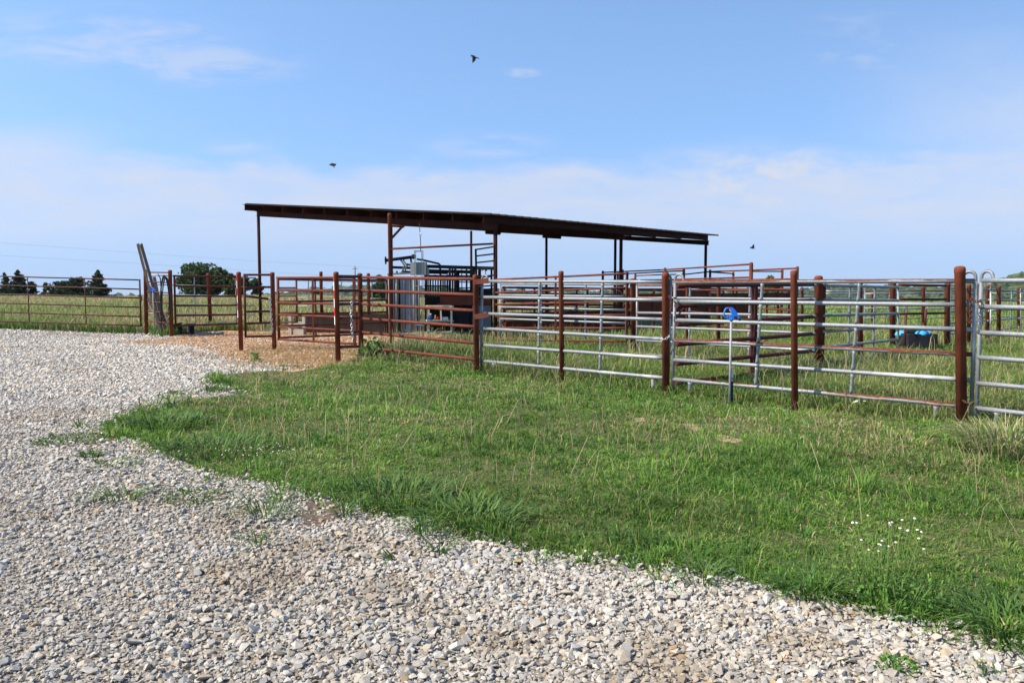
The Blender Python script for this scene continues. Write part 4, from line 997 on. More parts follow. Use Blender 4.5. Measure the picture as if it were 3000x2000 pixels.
# ---- far right: galvanised fence running away, with rusty posts
panel('nearest galvanised panel running away behind the thickest post', 2784, 19.4, 2896, 21.6, [(843, 847), (877.5, 878), (911.5, 910.5), (945.5, 939), (977, 971), (1011, 1000)], (2842,), r=0.022, stl=(2784, 2784), name='galvanised_fence')
panel('middle galvanised panel of the run behind the right edge', 2898, 21.7, 2986, 25.2, [(847, 852.5), (878, 880), (910.5, 906), (939, 932), (971, 958.5), (1000, 985)], (2934, 2966), r=0.022, stl=(2903, 2903), loops=(0,))
panel('farthest galvanised panel of the run, cut by the right edge', 2990, 25.3, 3130, 31, [(853, 857), (880, 879), (906, 901), (932, 922), (958, 943), (985, 964)], (3050,), r=0.022, stl=(2991, 2991), loops=(0,))
post('rusty post close behind the thickest post on its right', 2839, 832, 2838, 1022, 20.3, 0.047)
post('rusty post with a white looped panel end beside it at far right', 2892.5, 835.5, 2893, 1000, 21.75, 0.050)
post('rusty post between the two right hand looped panel ends', 2926, 836.5, 2926, 1006, 22.4, 0.050)
post('rusty post nearest the right edge in the far run', 2985, 840, 2984, 968, 25.4, 0.052)
# farther cross fence
FARG = 'distant pale panels across the back of the pens'
panel('distant pale panel with a rusty top left of the heavy corner post', 2230, 30.0, 2420, 30.5, [(852, 852), (870, 868), (886, 886), (902, 903), (919, 919)], (2306,), r=0.024, mats=[GALV, GALV, GALV, GALV, GALVR2], group=FARG, stile_bottom=False)
panel('distant pale panel seen between the corner post and the next post', 2418, 29.0, 2545, 29.0, [(853, 853), (859.5, 859.5), (882, 882), (903, 903), (920, 917)], (), r=0.022, stl=(2416, 2416), group=FARG)
panel('distant panel with a rust red top rail seen behind the trough', 2535, 27.5, 2700, 27.5, [(851.5, 851.5), (860, 859), (903, 904), (931, 932)], (2607, 2659), r=0.024, stl=(2535, 2535), loops=(0,), mats=[GALVR2, GALV, GALV, GALVR], group=FARG)
panel('distant panel with a rust red top rail right of the trough', 2705, 27.5, 2905, 28.0, [(851.5, 852), (859, 859), (904, 903), (932, 928)], (2785, 2870), r=0.024, mats=[GALVR2, GALV, GALV, GALVR], group=FARG, stl=(2705, 2705), loops=(0,))
panel('distant pale panel low at the right edge behind the run', 2905, 30.5, 3060, 30.5, [(859, 859), (881, 881), (908, 907), (927, 926)], (2931, 2990), r=0.022, group=FARG, stile_bottom=False)
post('distant rusty post right of the far rusty top rail', 2705, 838, 2705, 958, 27.2, 0.055)
post('distant rusty post between corner post and trough', 2556, 855, 2556, 960, 28.6, 0.052)
post('distant rusty post left of the heavy corner post', 2350, 843, 2350, 940, 26.5, 0.045)
post('short rusty post under the rust red rail near the thickest post', 2875, 862, 2875, 960, 28.2, 0.05)

# ---- high pipe corral behind the shed corner (the working alley)
HG = 'high pipe corral fences of the working alley'
def z2(py, Y): return wZ(py, Y)
def hi_fence(label, pts, gap, r, posts, nrail=6, ups=(), name='corral_fence'):
    """pts: (px, py, Y) of the top rail; lower rails stand below at the given gap"""
    p0 = P(*pts[0]); p0.z = Tz(p0.x, p0.y); t = thing(name, label, 'fence', p0, HG)
    for k in range(nrail):
        path = [P(*q) - Vector((0, 0, gap * k)) for q in pts]
        MB().tube(path, r, 8).build('rail', RUST, t)
    for (px, py, Y) in posts:
        b = P(px, py, Y); zb = Tz(b.x, b.y) - 0.1; rr = 0.05
        MB().tube([(b.x, b.y, zb), (b.x, b.y, b.z - 0.04), (b.x, b.y, b.z - 0.01), (b.x, b.y, b.z)], [rr, rr, rr * 0.8, rr * 0.3], 10).build('post', RUSTPOST, t)
    return t
hi_fence('highest pipe corral fence rising to the tallest corral post', [(1766, 798, 34), (1948, 790, 27.5), (2198, 774, 21.0)], 0.33, 0.024, [(1766, 793, 34), (1948, 784, 27.5), (2200, 768, 20.9)], 6)
hi_fence('second high pipe fence ending at a flat topped post behind the loops', [(1840, 801.5, 36), (2002, 793, 30)], 0.33, 0.026, [(1824, 789, 36), (2003, 788, 30)], 5)
hi_fence('third high pipe fence passing behind the shed corner post at right', [(1862, 807.5, 38), (1939, 804.5, 36), (2008, 803.5, 34), (2080, 795.5, 32.5)], 0.33, 0.026, [(1861, 801, 38), (2080, 789.5, 32.5), (1810, 797, 38)], 5)
hi_fence('high pipe fence running right to the post beside the orange one', [(2082, 795.5, 32.4), (2200, 791.5, 29), (2330, 786, 26)], 0.33, 0.027, [(2335, 780, 26)], 5)
hi_fence('high pipe fence ending at the short post before the bright tree', [(2204, 795, 30), (2290, 795, 30.5)], 0.33, 0.024, [(2291, 789.5, 30.6)], 5)
hi_fence('short sloping pipe wing in the high corral', [(2084, 797, 32.3), (2146, 801.5, 35)], 0.35, 0.028, [(2148, 796, 35)], 4)
def sheetwall(label, pxa, Ya, pxb, Yb, yt, yb, ribs):
    a = P(pxa, yt, Ya); b = P(pxb, yt, Yb); za = wZ(yb, Ya)
    t = thing('sheeted_fence', label, 'fence', Vector(((a.x + b.x) / 2, (a.y + b.y) / 2, Tz((a.x + b.x) / 2, (a.y + b.y) / 2))), 'rust red sheeted fences of the sorting pen')
    m = MB(); d = (b - a); d.z = 0; L = d.length; d.normalize(); n = d.cross(Vector((0, 0, 1)))
    zm = (a.z + b.z) / 2; h = zm - max(za, Tz(a.x, a.y) + 0.15)
    c = Vector(((a.x + b.x) / 2, (a.y + b.y) / 2, zm - h / 2))
    m.box(c, d * (L / 2), n * 0.004, Vector((0, 0, h / 2))); m.build('steel_sheet', RUSTPLATE, t)
    for k in range(ribs):
        q = a.lerp(b, k / (ribs - 1)); MB().bar((q.x, q.y - 0.035, Tz(q.x, q.y) - 0.05), (q.x, q.y - 0.035, zm + 0.12), 0.06, 0.05, up=(0, 1, 0)).build('upright', RUST, t)
    MB().bar(Vector((a.x, a.y, zm + 0.1)), Vector((b.x, b.y, zm + 0.1)), 0.05, 0.06).build('top_rail', RUST, t)
sheetwall('rust sheeted wall seen above the rails right of the shed', 2080, 27, 2196, 28, 859, 925, 4)
sheetwall('rust sheeted wall left of the orange post, farther right', 2214, 28.5, 2312, 29.5, 858, 895, 4)
sheetwall('rust sheeted wall just behind the two looped panel ends', 1965, 25.0, 2075, 26.5, 852, 940, 3)
sheetwall('long rust sheeted chute wall behind the round capped post', 1868, 23.4, 1962, 24.0, 860, 935, 3)
sheetwall('low rust sheeted alley wall in the shade under the roof', 1480, 25.2, 1850, 27.0, 912, 965, 5)
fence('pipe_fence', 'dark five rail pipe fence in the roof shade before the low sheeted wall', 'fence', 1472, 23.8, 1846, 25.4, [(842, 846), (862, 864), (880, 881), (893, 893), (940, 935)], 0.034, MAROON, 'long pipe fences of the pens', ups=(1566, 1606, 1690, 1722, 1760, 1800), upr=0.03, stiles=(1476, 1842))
# galvanised panel in the shade of the shed
panel('shaded grey panel under the roof between the shed posts', 1470, 30.5, 1690, 29.5, [(843, 848), (862, 868), (884, 889), (905, 910), (926, 930)], (1530, 1590), r=0.022, name='galvanised_fence')
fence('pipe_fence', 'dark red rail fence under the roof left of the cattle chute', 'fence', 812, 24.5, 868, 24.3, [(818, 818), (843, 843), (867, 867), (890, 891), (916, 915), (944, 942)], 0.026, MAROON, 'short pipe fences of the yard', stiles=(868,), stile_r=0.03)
panel('grey panel behind the chute yard in line with the concrete trough', 868, 29.5, 1132, 29.5, [(821, 826), (846, 848), (872, 874), (896, 897), (920, 920), (944, 944)], (903, 1000, 1090), r=0.021)
post('rusty post before the low hills in the middle distance', 940, 795, 943, 966, 28.7, 0.058)
post('dark rusty post at the right end of the concrete trough', 1079, 800, 1081, 968, 28.2, 0.058)
# ------------------------------------------------------------------ open shed with a single sloping roof
C0 = P(1417, 627.5, 22.5); ED = Vector((0.648, 0.762, 0)).normalized(); RD = Vector((-ED.y, ED.x, 0)); SL = 0.083; RL, RW = 13.6, 11.75
def rp(e, r, dz=0.0): return C0 + ED * e + RD * r + Vector((0, 0, SL * r + dz))
RN = (ED.cross((RD + Vector((0, 0, SL))).normalized())).normalized()
SCN = rp(6.8, 5.8); shed = thing('open_shed', 'open sided dark red steel shed with a single sloping roof over the cattle chute', 'shed', (SCN.x, SCN.y, Tz(SCN.x, SCN.y)))
m = MB(); prof = []; pitch = 0.335; e = 0.0
while e < RL - 0.01:                                                   # ribbed sheet, ribs run down the slope
    prof += [(e, 0), (e + 0.125, 0), (e + 0.14, 0.045), (e + 0.175, 0.045), (e + 0.19, 0)]; e += pitch
prof.append((RL, 0))
rows = [-0.14, 3, 6, 9, RW + 0.06]; np_ = len(prof)
for dz in (0.0, -0.012):
    for r in rows:
        for (ee, h) in prof: m.v.append(rp(ee, r, h + dz))
nr = len(rows)
for i in range(nr - 1):
    for j in range(np_ - 1):
        a = i * np_ + j; m.f.append((a, a + 1, a + 1 + np_, a + np_)); m.f.append((nr * np_ + a, nr * np_ + a + np_, nr * np_ + a + np_ + 1, nr * np_ + a + 1)); m.sm += [False] * 2; m.mi += [0] * 2
for j in range(np_ - 1):
    for i in (0, nr - 1):
        a = i * np_ + j; q = (a, a + 1, nr * np_ + a + 1, nr * np_ + a); m.f.append(q if i else q[::-1]); m.sm.append(False); m.mi.append(0)
for i in range(nr - 1):
    for j in (0, np_ - 1):
        a = i * np_ + j; q = (a, a + np_, nr * np_ + a + np_, nr * np_ + a); m.f.append(q if j else q[::-1]); m.sm.append(False); m.mi.append(0)
roof = m.build('roof', ROOFSHEET, shed)
for k in range(11):                                                    # C purlins, open towards the low side
    r = 0.04 + k * (RW - 0.1) / 10
    a, b = rp(0.03, r, -0.115), rp(RL - 0.55, r, -0.115)
    m = MB(); m.bar(a, b, 0.012, 0.20)
    for s in (1, -1): m.bar(a + RD * 0.035 + Vector((0, 0, s * 0.094)), b + RD * 0.035 + Vector((0, 0, s * 0.094)), 0.06, 0.010)
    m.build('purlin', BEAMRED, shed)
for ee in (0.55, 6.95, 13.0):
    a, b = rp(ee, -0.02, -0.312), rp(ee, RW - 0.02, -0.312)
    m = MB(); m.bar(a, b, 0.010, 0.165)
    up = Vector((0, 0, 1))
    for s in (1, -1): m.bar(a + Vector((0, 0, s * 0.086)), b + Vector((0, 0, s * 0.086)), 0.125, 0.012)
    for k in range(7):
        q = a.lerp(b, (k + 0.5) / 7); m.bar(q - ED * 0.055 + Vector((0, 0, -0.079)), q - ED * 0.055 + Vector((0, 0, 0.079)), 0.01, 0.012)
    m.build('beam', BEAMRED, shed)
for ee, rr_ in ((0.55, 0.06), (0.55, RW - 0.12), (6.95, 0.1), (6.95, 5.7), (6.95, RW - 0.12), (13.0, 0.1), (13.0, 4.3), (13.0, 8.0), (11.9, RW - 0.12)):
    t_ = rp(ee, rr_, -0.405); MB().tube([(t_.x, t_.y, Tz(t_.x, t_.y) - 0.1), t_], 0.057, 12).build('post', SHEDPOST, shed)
a, b = rp(13.0, 7.2, -0.46), rp(13.0, 8.2, -0.46); MB().tube([a, b], 0.06, 10).build('header_pipe', SHEDPOST, shed)
a, b = rp(6.95, 5.5, -0.46), rp(6.95, 6.2, -0.46); MB().tube([a, b], 0.06, 10).build('header_pipe', SHEDPOST, shed)
# tall free standing pipe frame before it
m_, foot, topp = post_mesh(1141.5, 624, 1147.5, 1000, 22.3, 0.057)
fr = thing('pipe_gantry', 'tall rusty pipe post with a cross pipe in front of the shed', 'pipe gantry', (foot.x, foot.y, foot.z + 0.12)); m_.build('post', RUST, fr)
pe = rp(0.45, 0.06); MB().tube([P(1148, 729, 22.28), Vector((pe.x, pe.y, wZ(714, pe.y)))], 0.028, 10).build('cross_pipe', RUST, fr)
MB().tube([P(1148, 699, 22.3), P(1180, 664, 22.5)], 0.034, 10).build('brace', RUST, fr)
MB().tube([P(1144, 661, 22.4), P(1186, 664, 22.5)], 0.034, 10).build('header_pipe', RUST, fr)
# cable dropping from the roof to the electrical box
a = P(1230.5, 655, 24.0); b = P(1233, 736, 23.3)
base = Vector((b.x, b.y, b.z)); o = MB().tube([a - base, (a + (b - a) * 0.33) - base, (a + (b - a) * 0.66) - base + Vector((0.01, 0, 0)), Vector((0, 0, 0))], 0.012, 6).build('power_cable', BLACKPL); o.location = base
tag(o, 'thin cable dropping from the roof to the grey electrical box', 'cable')
MB().tube([P(1231, 682, 23.75), P(1236, 689, 23.7)], 0.012, 6).build('tie', CHAINZ, o)
tw = thing('electrical_stand', 'grey electrical box bolted to two slotted steel channels beside the chute', 'electrical box', P(1228, 990, 23.2) * 1)
tw.location.z = Tz(tw.location.x, tw.location.y)
def slotted(px, y0, y1, Y):
    a, b = P(px, y0, Y), P(px, y1, Y); m = MB(); w = 0.021
    m.bar(a + Vector((-w, 0, 0)), b + Vector((-w, 0, 0)), 0.006, 0.045, up=(0, 1, 0)); m.bar(a + Vector((w, 0, 0)), b + Vector((w, 0, 0)), 0.006, 0.045, up=(0, 1, 0))
    n = int((a - b).length / 0.05)
    for k in range(n):                                                 # webs left between the slots
        q = a.lerp(b, (k + 0.5) / n); m.box(q + Vector((0, -0.018, 0)), (w, 0, 0), (0, 0.002, 0), (0, 0, 0.012))
    m.build('slotted_channel', ZINC, tw)
slotted(1217, 733, 986, 23.2); slotted(1238, 734, 980, 23.25)
for yy in (736, 838, 952):
    m = MB(); a, b = P(1214, yy, 23.16), P(1240, yy, 23.2); m.bar(a, b, 0.04, 0.03); m.build('cross_channel', ZINC, tw)
bx = P(1227, 787, 23.35); bxo = MB().box(bx, (0.225, 0, 0), (0, 0.10, 0), (0, 0, 0.18)).build('box', BOXGREY, tw)
MB().box(bx + Vector((0.26, 0, -0.09)), (0.03, 0, 0), (0, 0.06, 0), (0, 0, 0.10)).build('switch', BOXGREY, tw)
MB().box(bx + Vector((0, -0.105, 0)), (0.205, 0, 0), (0, 0.006, 0), (0, 0, 0.165)).build('lid', BOXGREY, bxo)

# ------------------------------------------------------------------ the cattle chute
ch0 = P(1290, 975, 24.4); ch = thing('cattle_chute', 'grey squeeze chute with a barred head gate and overhead levers under the shed', 'cattle chute', (ch0.x, ch0.y, Tz(ch0.x, ch0.y)))
def CY(px): return 23.7 + (px - 1140) / 300 * 0.9
def cbar(px, y0, y1, wpx, mat, name, dy=0.0, round_=True):
    Y = CY(px) + dy; r = wpx / 2 * Y / FPX; a, b = P(px, y0, Y), P(px, y1, Y)
    b.z = max(b.z, Tz(b.x, b.y) + 0.02)
    m = MB()
    if round_: m.tube([b, a], r, 10)
    else: m.bar(b, a, r * 2, 0.05, up=(0, 1, 0))
    m.build(name, mat, ch)
for px, y0, y1, w, rd in ((1141, 806, 975, 7, 1), (1153, 812, 972, 4, 1), (1160.5, 811, 970, 8.5, 1), (1175, 815, 972, 4, 1), (1182, 811, 976, 8, 1), (1194.5, 811, 966, 14, 0), (1205, 813, 974, 8, 1), (1212, 812, 972, 6, 1), (1226, 812, 972, 7, 1)):
    cbar(px, y0, y1, w, CHUTEGREY, 'head_gate_bar', 0.0 if px < 1210 else 0.1, bool(rd))
for px in (1168, 1188, 1200, 1219): cbar(px, 815, 970, 5, DARKSTEEL, 'head_gate_bar', 0.5)  # dark bars added behind the gate so the gaps between bars read dark
MB().bar(P(1134, 803.5, CY(1134)), P(1206, 800, CY(1206)), 0.08, 0.055).build('top_plate', CREAM, ch)
for px in (1150, 1163, 1185): MB().lathe(P(px, 799, CY(px)), [(0.03, 0), (0.03, 0.03), (0.015, 0.05)], 8).build('bolt', DARKSTEEL, ch)
MB().tube([P(1186, 969, CY(1186) - 0.05), P(1211, 970, CY(1211) - 0.05)], 0.035, 10).build('foot_bar', CHUTEGREY, ch)
MB().bar(P(1140, 979, CY(1140) - 0.1), P(1215, 981, CY(1215) - 0.1), 0.06, 0.05).build('base_channel', CHUTEGREY, ch)
stb = MB().tube([P(1131, 762.5, 24.0), P(1136, 762, 24.0), P(1212, 752.5, 24.0)], 0.047, 12).build('spring_tube', DARKSTEEL, ch)
m = MB(); m.lathe(P(1129, 763, 24.0), [(0.085, 0), (0.085, 0.03)], 10, axis=(1, 0, 0.1), smooth=False)
for k in range(12):
    a = 2 * math.pi * k / 12; q = P(1129, 763, 24.0) + Vector((0.015, math.cos(a) * 0.10, math.sin(a) * 0.10)); m.box(q, (0.015, 0, 0), (0, 0.012, 0), (0, 0, 0.012))
m.build('ratchet_wheel', DARKSTEEL, stb)
MB().lathe(P(1212, 752, 24.0), [(0.06, -0.05), (0.075, 0), (0.06, 0.06)], 12, axis=(1, 0, 0.1)).build('collar', DARKSTEEL, stb)
MB().bar(P(1204, 757, 24.0), P(1206, 772, 24.0), 0.06, 0.05).build('arm', DARKSTEEL, ch)
for d in (0, 7): MB().tube([P(1175 + d, 762, 24.0), P(1186 + d, 779, 23.98), P(1178 + d, 797, 23.95), P(1172 + d, 801, 23.95)], 0.026, 8).build('lever', mat_noise('lever_grey', [(0.3, (0.05, 0.053, 0.055)), (0.7, (0.09, 0.094, 0.098))], 5, 0.6), ch)
MB().tube([P(1192, 774, 24), P(1206, 777, 24)], 0.03, 8).build('arm', DARKSTEEL, ch)
MB().tube([P(1222, 759, 24.3), P(1245, 763, 24.4), P(1286, 772.5, 24.5), P(1289.5, 776, 24.5), P(1290, 805, 24.5)], 0.030, 8).build('control_arm', DARKSTEEL, ch)
for (xa, ya, xb, yb, h, dy, nm) in ((1152, 783, 1206, 785, 0.075, 0.3, 'top_rail'), (1243, 780, 1446, 786, 0.10, 0.2, 'top_rail'), (1178, 795, 1206, 796, 0.05, 0.3, 'top_rail'), (1243, 793, 1385, 797, 0.10, 0.3, 'top_rail'), (1243, 799, 1312, 801, 0.05, 0.3, 'top_rail'),
                                    (1243, 808, 1442, 810, 0.06, 0.1, 'side_rail'), (1243, 837, 1315, 838, 0.04, 0.1, 'side_rail'), (1243, 868, 1440, 869, 0.06, 0.1, 'side_rail'), (1338, 826, 1378, 827, 0.03, 0.1, 'side_rail'), (1338, 843, 1378, 843, 0.03, 0.1, 'side_rail'), (1243, 905, 1440, 905, 0.05, 0.1, 'side_rail'), (1243, 968, 1440, 968, 0.06, 0.1, 'side_rail')):
    MB().bar(P(xa, ya, CY(xa) + dy), P(xb, yb, CY(xb) + dy), 0.05, h).build(nm, DARKSTEEL, ch)
    if nm == 'side_rail': MB().bar(P(xa, ya, CY(xa) + dy + 0.85), P(xb, yb, CY(xb) + dy + 0.85), 0.05, h).build(nm, DARKSTEEL, ch)
for k in range(10): cbar(1247.5 + k * 7.1, 808, 905, 3.6, DARKSTEEL, 'side_bar', 0.1)
for k in range(8): cbar(1251 + k * 8.3, 808, 905, 2.6, DARKSTEEL, 'side_bar', 0.95)
for k in range(4): MB().bar(P(1148, 850 + k * 34, CY(1148) + 0.55), P(1228, 850 + k * 34, CY(1228) + 0.55), 0.05, 0.05).build('cross_bar', DARKSTEEL, ch)
for px, w in ((1318, 7), (1326, 5), (1334, 7), (1353, 2.4), (1367, 5), (1380, 7), (1405, 9), (1440, 6)): cbar(px, 783, 970, w, DARKSTEEL, 'frame_post', 0.12, False)
for px in (1247, 1318, 1380, 1440): cbar(px, 783, 970, 6, DARKSTEEL, 'frame_post', 0.97, False)
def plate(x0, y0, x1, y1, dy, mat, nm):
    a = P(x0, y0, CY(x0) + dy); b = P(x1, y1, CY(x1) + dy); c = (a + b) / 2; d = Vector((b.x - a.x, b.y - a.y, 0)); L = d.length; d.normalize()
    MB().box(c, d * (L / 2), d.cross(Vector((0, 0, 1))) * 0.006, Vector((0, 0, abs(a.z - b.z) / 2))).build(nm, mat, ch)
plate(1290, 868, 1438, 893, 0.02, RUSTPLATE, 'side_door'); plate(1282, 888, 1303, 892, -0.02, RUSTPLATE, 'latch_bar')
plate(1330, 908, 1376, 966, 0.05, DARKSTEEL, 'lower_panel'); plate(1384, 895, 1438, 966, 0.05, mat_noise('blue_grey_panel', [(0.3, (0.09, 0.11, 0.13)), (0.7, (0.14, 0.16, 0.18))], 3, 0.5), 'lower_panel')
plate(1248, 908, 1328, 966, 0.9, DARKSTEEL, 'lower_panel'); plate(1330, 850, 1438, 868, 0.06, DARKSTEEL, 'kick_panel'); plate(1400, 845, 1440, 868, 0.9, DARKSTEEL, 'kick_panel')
plate(1150, 812, 1228, 970, 0.95, DARKSTEEL, 'dark_backing'); plate(1246, 870, 1440, 968, 0.92, DARKSTEEL, 'dark_backing'); plate(1330, 800, 1346, 868, 0.5, DARKSTEEL, 'dark_backing'); plate(1384, 786, 1392, 868, 0.05, DARKSTEEL, 'tail_gate')  # dark backing plates added to stand for the chute's dark interior
for k in range(4): MB().tube([P(1252 + k * 18, 808, CY(1252 + k * 18) + 0.08), P(1256 + k * 18, 806, CY(1252 + k * 18) + 0.08), P(1262 + k * 18, 808, CY(1252 + k * 18) + 0.08)], 0.02, 6).build('hinge', DARKSTEEL, ch)
ag = thing('alley_gate', 'dark ladder like gate top beside the shed corner post', 'gate', (wX(1394, 24.6), 24.6, Tz(wX(1394, 24.6), 24.6)))
MB().bar(P(1394, 729, 24.6), P(1399, 975, 24.6), 0.06, 0.05, up=(0, 1, 0)).build('stile', DARKSTEEL, ag)
for ya, yb in ((731, 723), (750, 744), (769.5, 764), (786, 787), (812, 806), (840, 836), (870, 868)): MB().tube([P(1395, ya, 24.6), P(1446, yb, 23.6)], 0.022, 8).build('rung', DARKSTEEL, ag)
MB().tube([P(1400, 795, 24.5), P(1422, 789, 24.3), P(1423, 806, 24.3)], 0.012, 6).build('latch_rod', DARKSTEEL, ag)
MB().box(P(1424, 790, 24.3), (0.03, 0, 0), (0, 0.03, 0), (0, 0, 0.04)).build('latch', DARKSTEEL, ag)
# work table
tb = thing('work_table', 'old cream painted metal table with bottles in front of the chute', 'table', (wX(1286, 23.5), 23.5, Tz(wX(1286, 23.5), 23.5)))
for px, dy in ((1252, 0), (1321, 0.1), (1256, 0.5), (1324, 0.6)): MB().bar(P(px, 897, 23.35 + dy), P(px, 977, 23.35 + dy), 0.035, 0.035, up=(0, 1, 0)).build('leg', CREAM, tb)
for yy, nm, h in ((897, 'table_top', 0.035), (939, 'shelf', 0.04)):
    a, b = P(1249, yy, 23.6), P(1325, yy, 23.75); MB().bar(a, b, 0.55, h).build(nm, CREAM, tb)
MB().bar(P(1249, 972, 23.35), P(1323, 972, 23.45), 0.04, 0.04).build('stretcher', CREAM, tb)
MB().bar(P(1290, 897, 23.36), P(1292, 939, 23.36), 0.04, 0.03, up=(0, 1, 0)).build('stretcher', CREAM, tb)
def on_shelf(px, Y, hgt, label, cat, name, prof, mat, lid=None):
    p = P(px, 939, Y); p.z += 0.021
    o = MB().lathe((0, 0, 0), prof, 14).build(name, mat); o.location = p; tag(o, label, cat)
    if lid: MB().lathe((p.x, p.y, p.z + lid[0]), [(lid[1], 0), (lid[1], lid[2])], 10).build('cap', WHITEPL, o)
on_shelf(1261, 23.5, 0.2, 'blue jug with a pale cap on the table shelf', 'jug', 'jug', [(0.065, 0), (0.072, 0.01), (0.072, 0.10), (0.05, 0.13), (0.024, 0.15)], JUGBLUE, (0.15, 0.026, 0.03))
on_shelf(1275, 23.5, 0.1, 'small amber bottle right of the blue jug', 'bottle', 'bottle', [(0.035, 0), (0.035, 0.07), (0.015, 0.09), (0.015, 0.11)], mat_noise('amber', [(0.3, (0.25, 0.12, 0.02)), (0.7, (0.35, 0.18, 0.03))], 4, 0.3), (0.11, 0.018, 0.02))
on_shelf(1284, 23.5, 0.1, 'small red tin right of the amber bottle', 'tin', 'tin', [(0.04, 0), (0.04, 0.09), (0.036, 0.095)], TAPERED)
p = P(1304, 939, 23.5); p.z += 0.061; o = MB().box((0, 0, 0), (0.08, 0, 0), (0, 0.06, 0), (0, 0, 0.04)).build('carton', WHITEPL); o.location = p; tag(o, 'low white carton at the right of the table shelf', 'box')

# concrete trough and pale blocks beyond the dirt yard
a, b = P(896, 921, 28.3), P(1128, 921, 28.0); zt = (a.z + b.z) / 2; zb = Tz(a.x, a.y) - 0.1; dv = (b - a); dv.z = 0; L = dv.length; dv.normalize(); nv = Vector((-dv.y, dv.x, 0)); c = (a + b) / 2
tr = thing('feed_trough', 'long low brown concrete trough behind the pipe gates', 'trough', (c.x, c.y, Tz(c.x, c.y)))
for s in (0, 0.85): MB().box(Vector((c.x, c.y, (zt + zb) / 2)) + nv * s, dv * (L / 2), nv * 0.06, Vector((0, 0, (zt - zb) / 2))).build('side_wall', CONC, tr)
MB().box(Vector((c.x, c.y, zb + 0.12)) + nv * 0.425, dv * (L / 2), nv * 0.36, Vector((0, 0, 0.10))).build('floor_slab', CONC, tr)
for s in (-1, 1): MB().box(Vector((c.x, c.y, (zt + zb) / 2 - 0.004)) + nv * 0.425 + dv * (s * (L / 2 - 0.055)), dv * 0.05, nv * 0.362, Vector((0, 0, (zt - zb) / 2))).build('end_wall', CONC, tr)
a, b = P(847, 948, 27.2), P(892, 948, 27.2); g = Tz(a.x, 27.2)
bl = thing('concrete_steps', 'pale concrete steps at the left end of the brown trough', 'steps', ((a.x + b.x) / 2, 27.3, g))
zz = [wZ(y_, 27.2) for y_ in (925, 948, 962)]
for px in (849, 889): q = P(px, 0, 27.35); MB().box((q.x, q.y, (zz[0] + g - 0.05) / 2), (0.045, 0, 0), (0, 0.10, 0), (0, 0, (zz[0] - g + 0.05) / 2)).build('upright', PALEBLOCK, bl)
MB().box(((a.x + b.x) / 2, 27.42, zz[1] - 0.03), ((b.x - a.x) / 2 - 0.10, 0, 0), (0, 0.16, 0), (0, 0, 0.03)).build('tread', PALEBLOCK, bl)
MB().box(((a.x + b.x) / 2 + 0.05, 27.2, (zz[2] + g - 0.05) / 2), ((b.x - a.x) / 2 - 0.10, 0, 0), (0, 0.055, 0), (0, 0, (zz[2] - g + 0.05) / 2)).build('tread', PALEBLOCK, bl)

# ------------------------------------------------------------------ trees
def cards(name, pos, size, col, mat, parent, up_bias=0.3):
    n = len(pos); nrm = rng.normal(0, 1, (n, 3)); nrm[:, 2] += up_bias; nrm /= np.linalg.norm(nrm, axis=1)[:, None]
    t1 = np.cross(nrm, rng.normal(0, 1, (n, 3))); t1 /= np.linalg.norm(t1, axis=1)[:, None]; t2 = np.cross(nrm, t1)
    s = (size * rng.uniform(0.6, 1.35, n))[:, None]
    V = np.stack([pos - t1 * s, pos - t2 * s * 0.55 + nrm * s * 0.15, pos + t1 * s, pos + t2 * s * 0.55 + nrm * s * 0.15], 1).reshape(-1, 3)
    org = np.array(parent.location[:]); V = V - org
    return npmesh(name, V, np.arange(4 * n), np.full(n, 4), mat, np.repeat(col, 4, 0), parent=parent)
def trunk(mb, base, tip, r0, r1, k=6, wob=0.08, seed=0):
    r = random.Random(seed); pts = []
    for i in range(k + 1):
        t = i / k; p = Vector(base).lerp(Vector(tip), t)
        if 0 < i < k: p += Vector((r.uniform(-wob, wob), r.uniform(-wob, wob), 0))
        pts.append(p)
    mb.tube(pts, [r0 + (r1 - r0) * i / k for i in range(k + 1)], 8)
BARK = mat_noise('tree_bark', [(0.3, (0.035, 0.028, 0.022)), (0.7, (0.085, 0.070, 0.056))], 6, 0.95, 0, 0.5, 20, stretch=(4, 4, 1))
DKG = [(0.034, 0.066, 0.018), (0.055, 0.095, 0.026), (0.100, 0.145, 0.040), (0.024, 0.048, 0.016)]
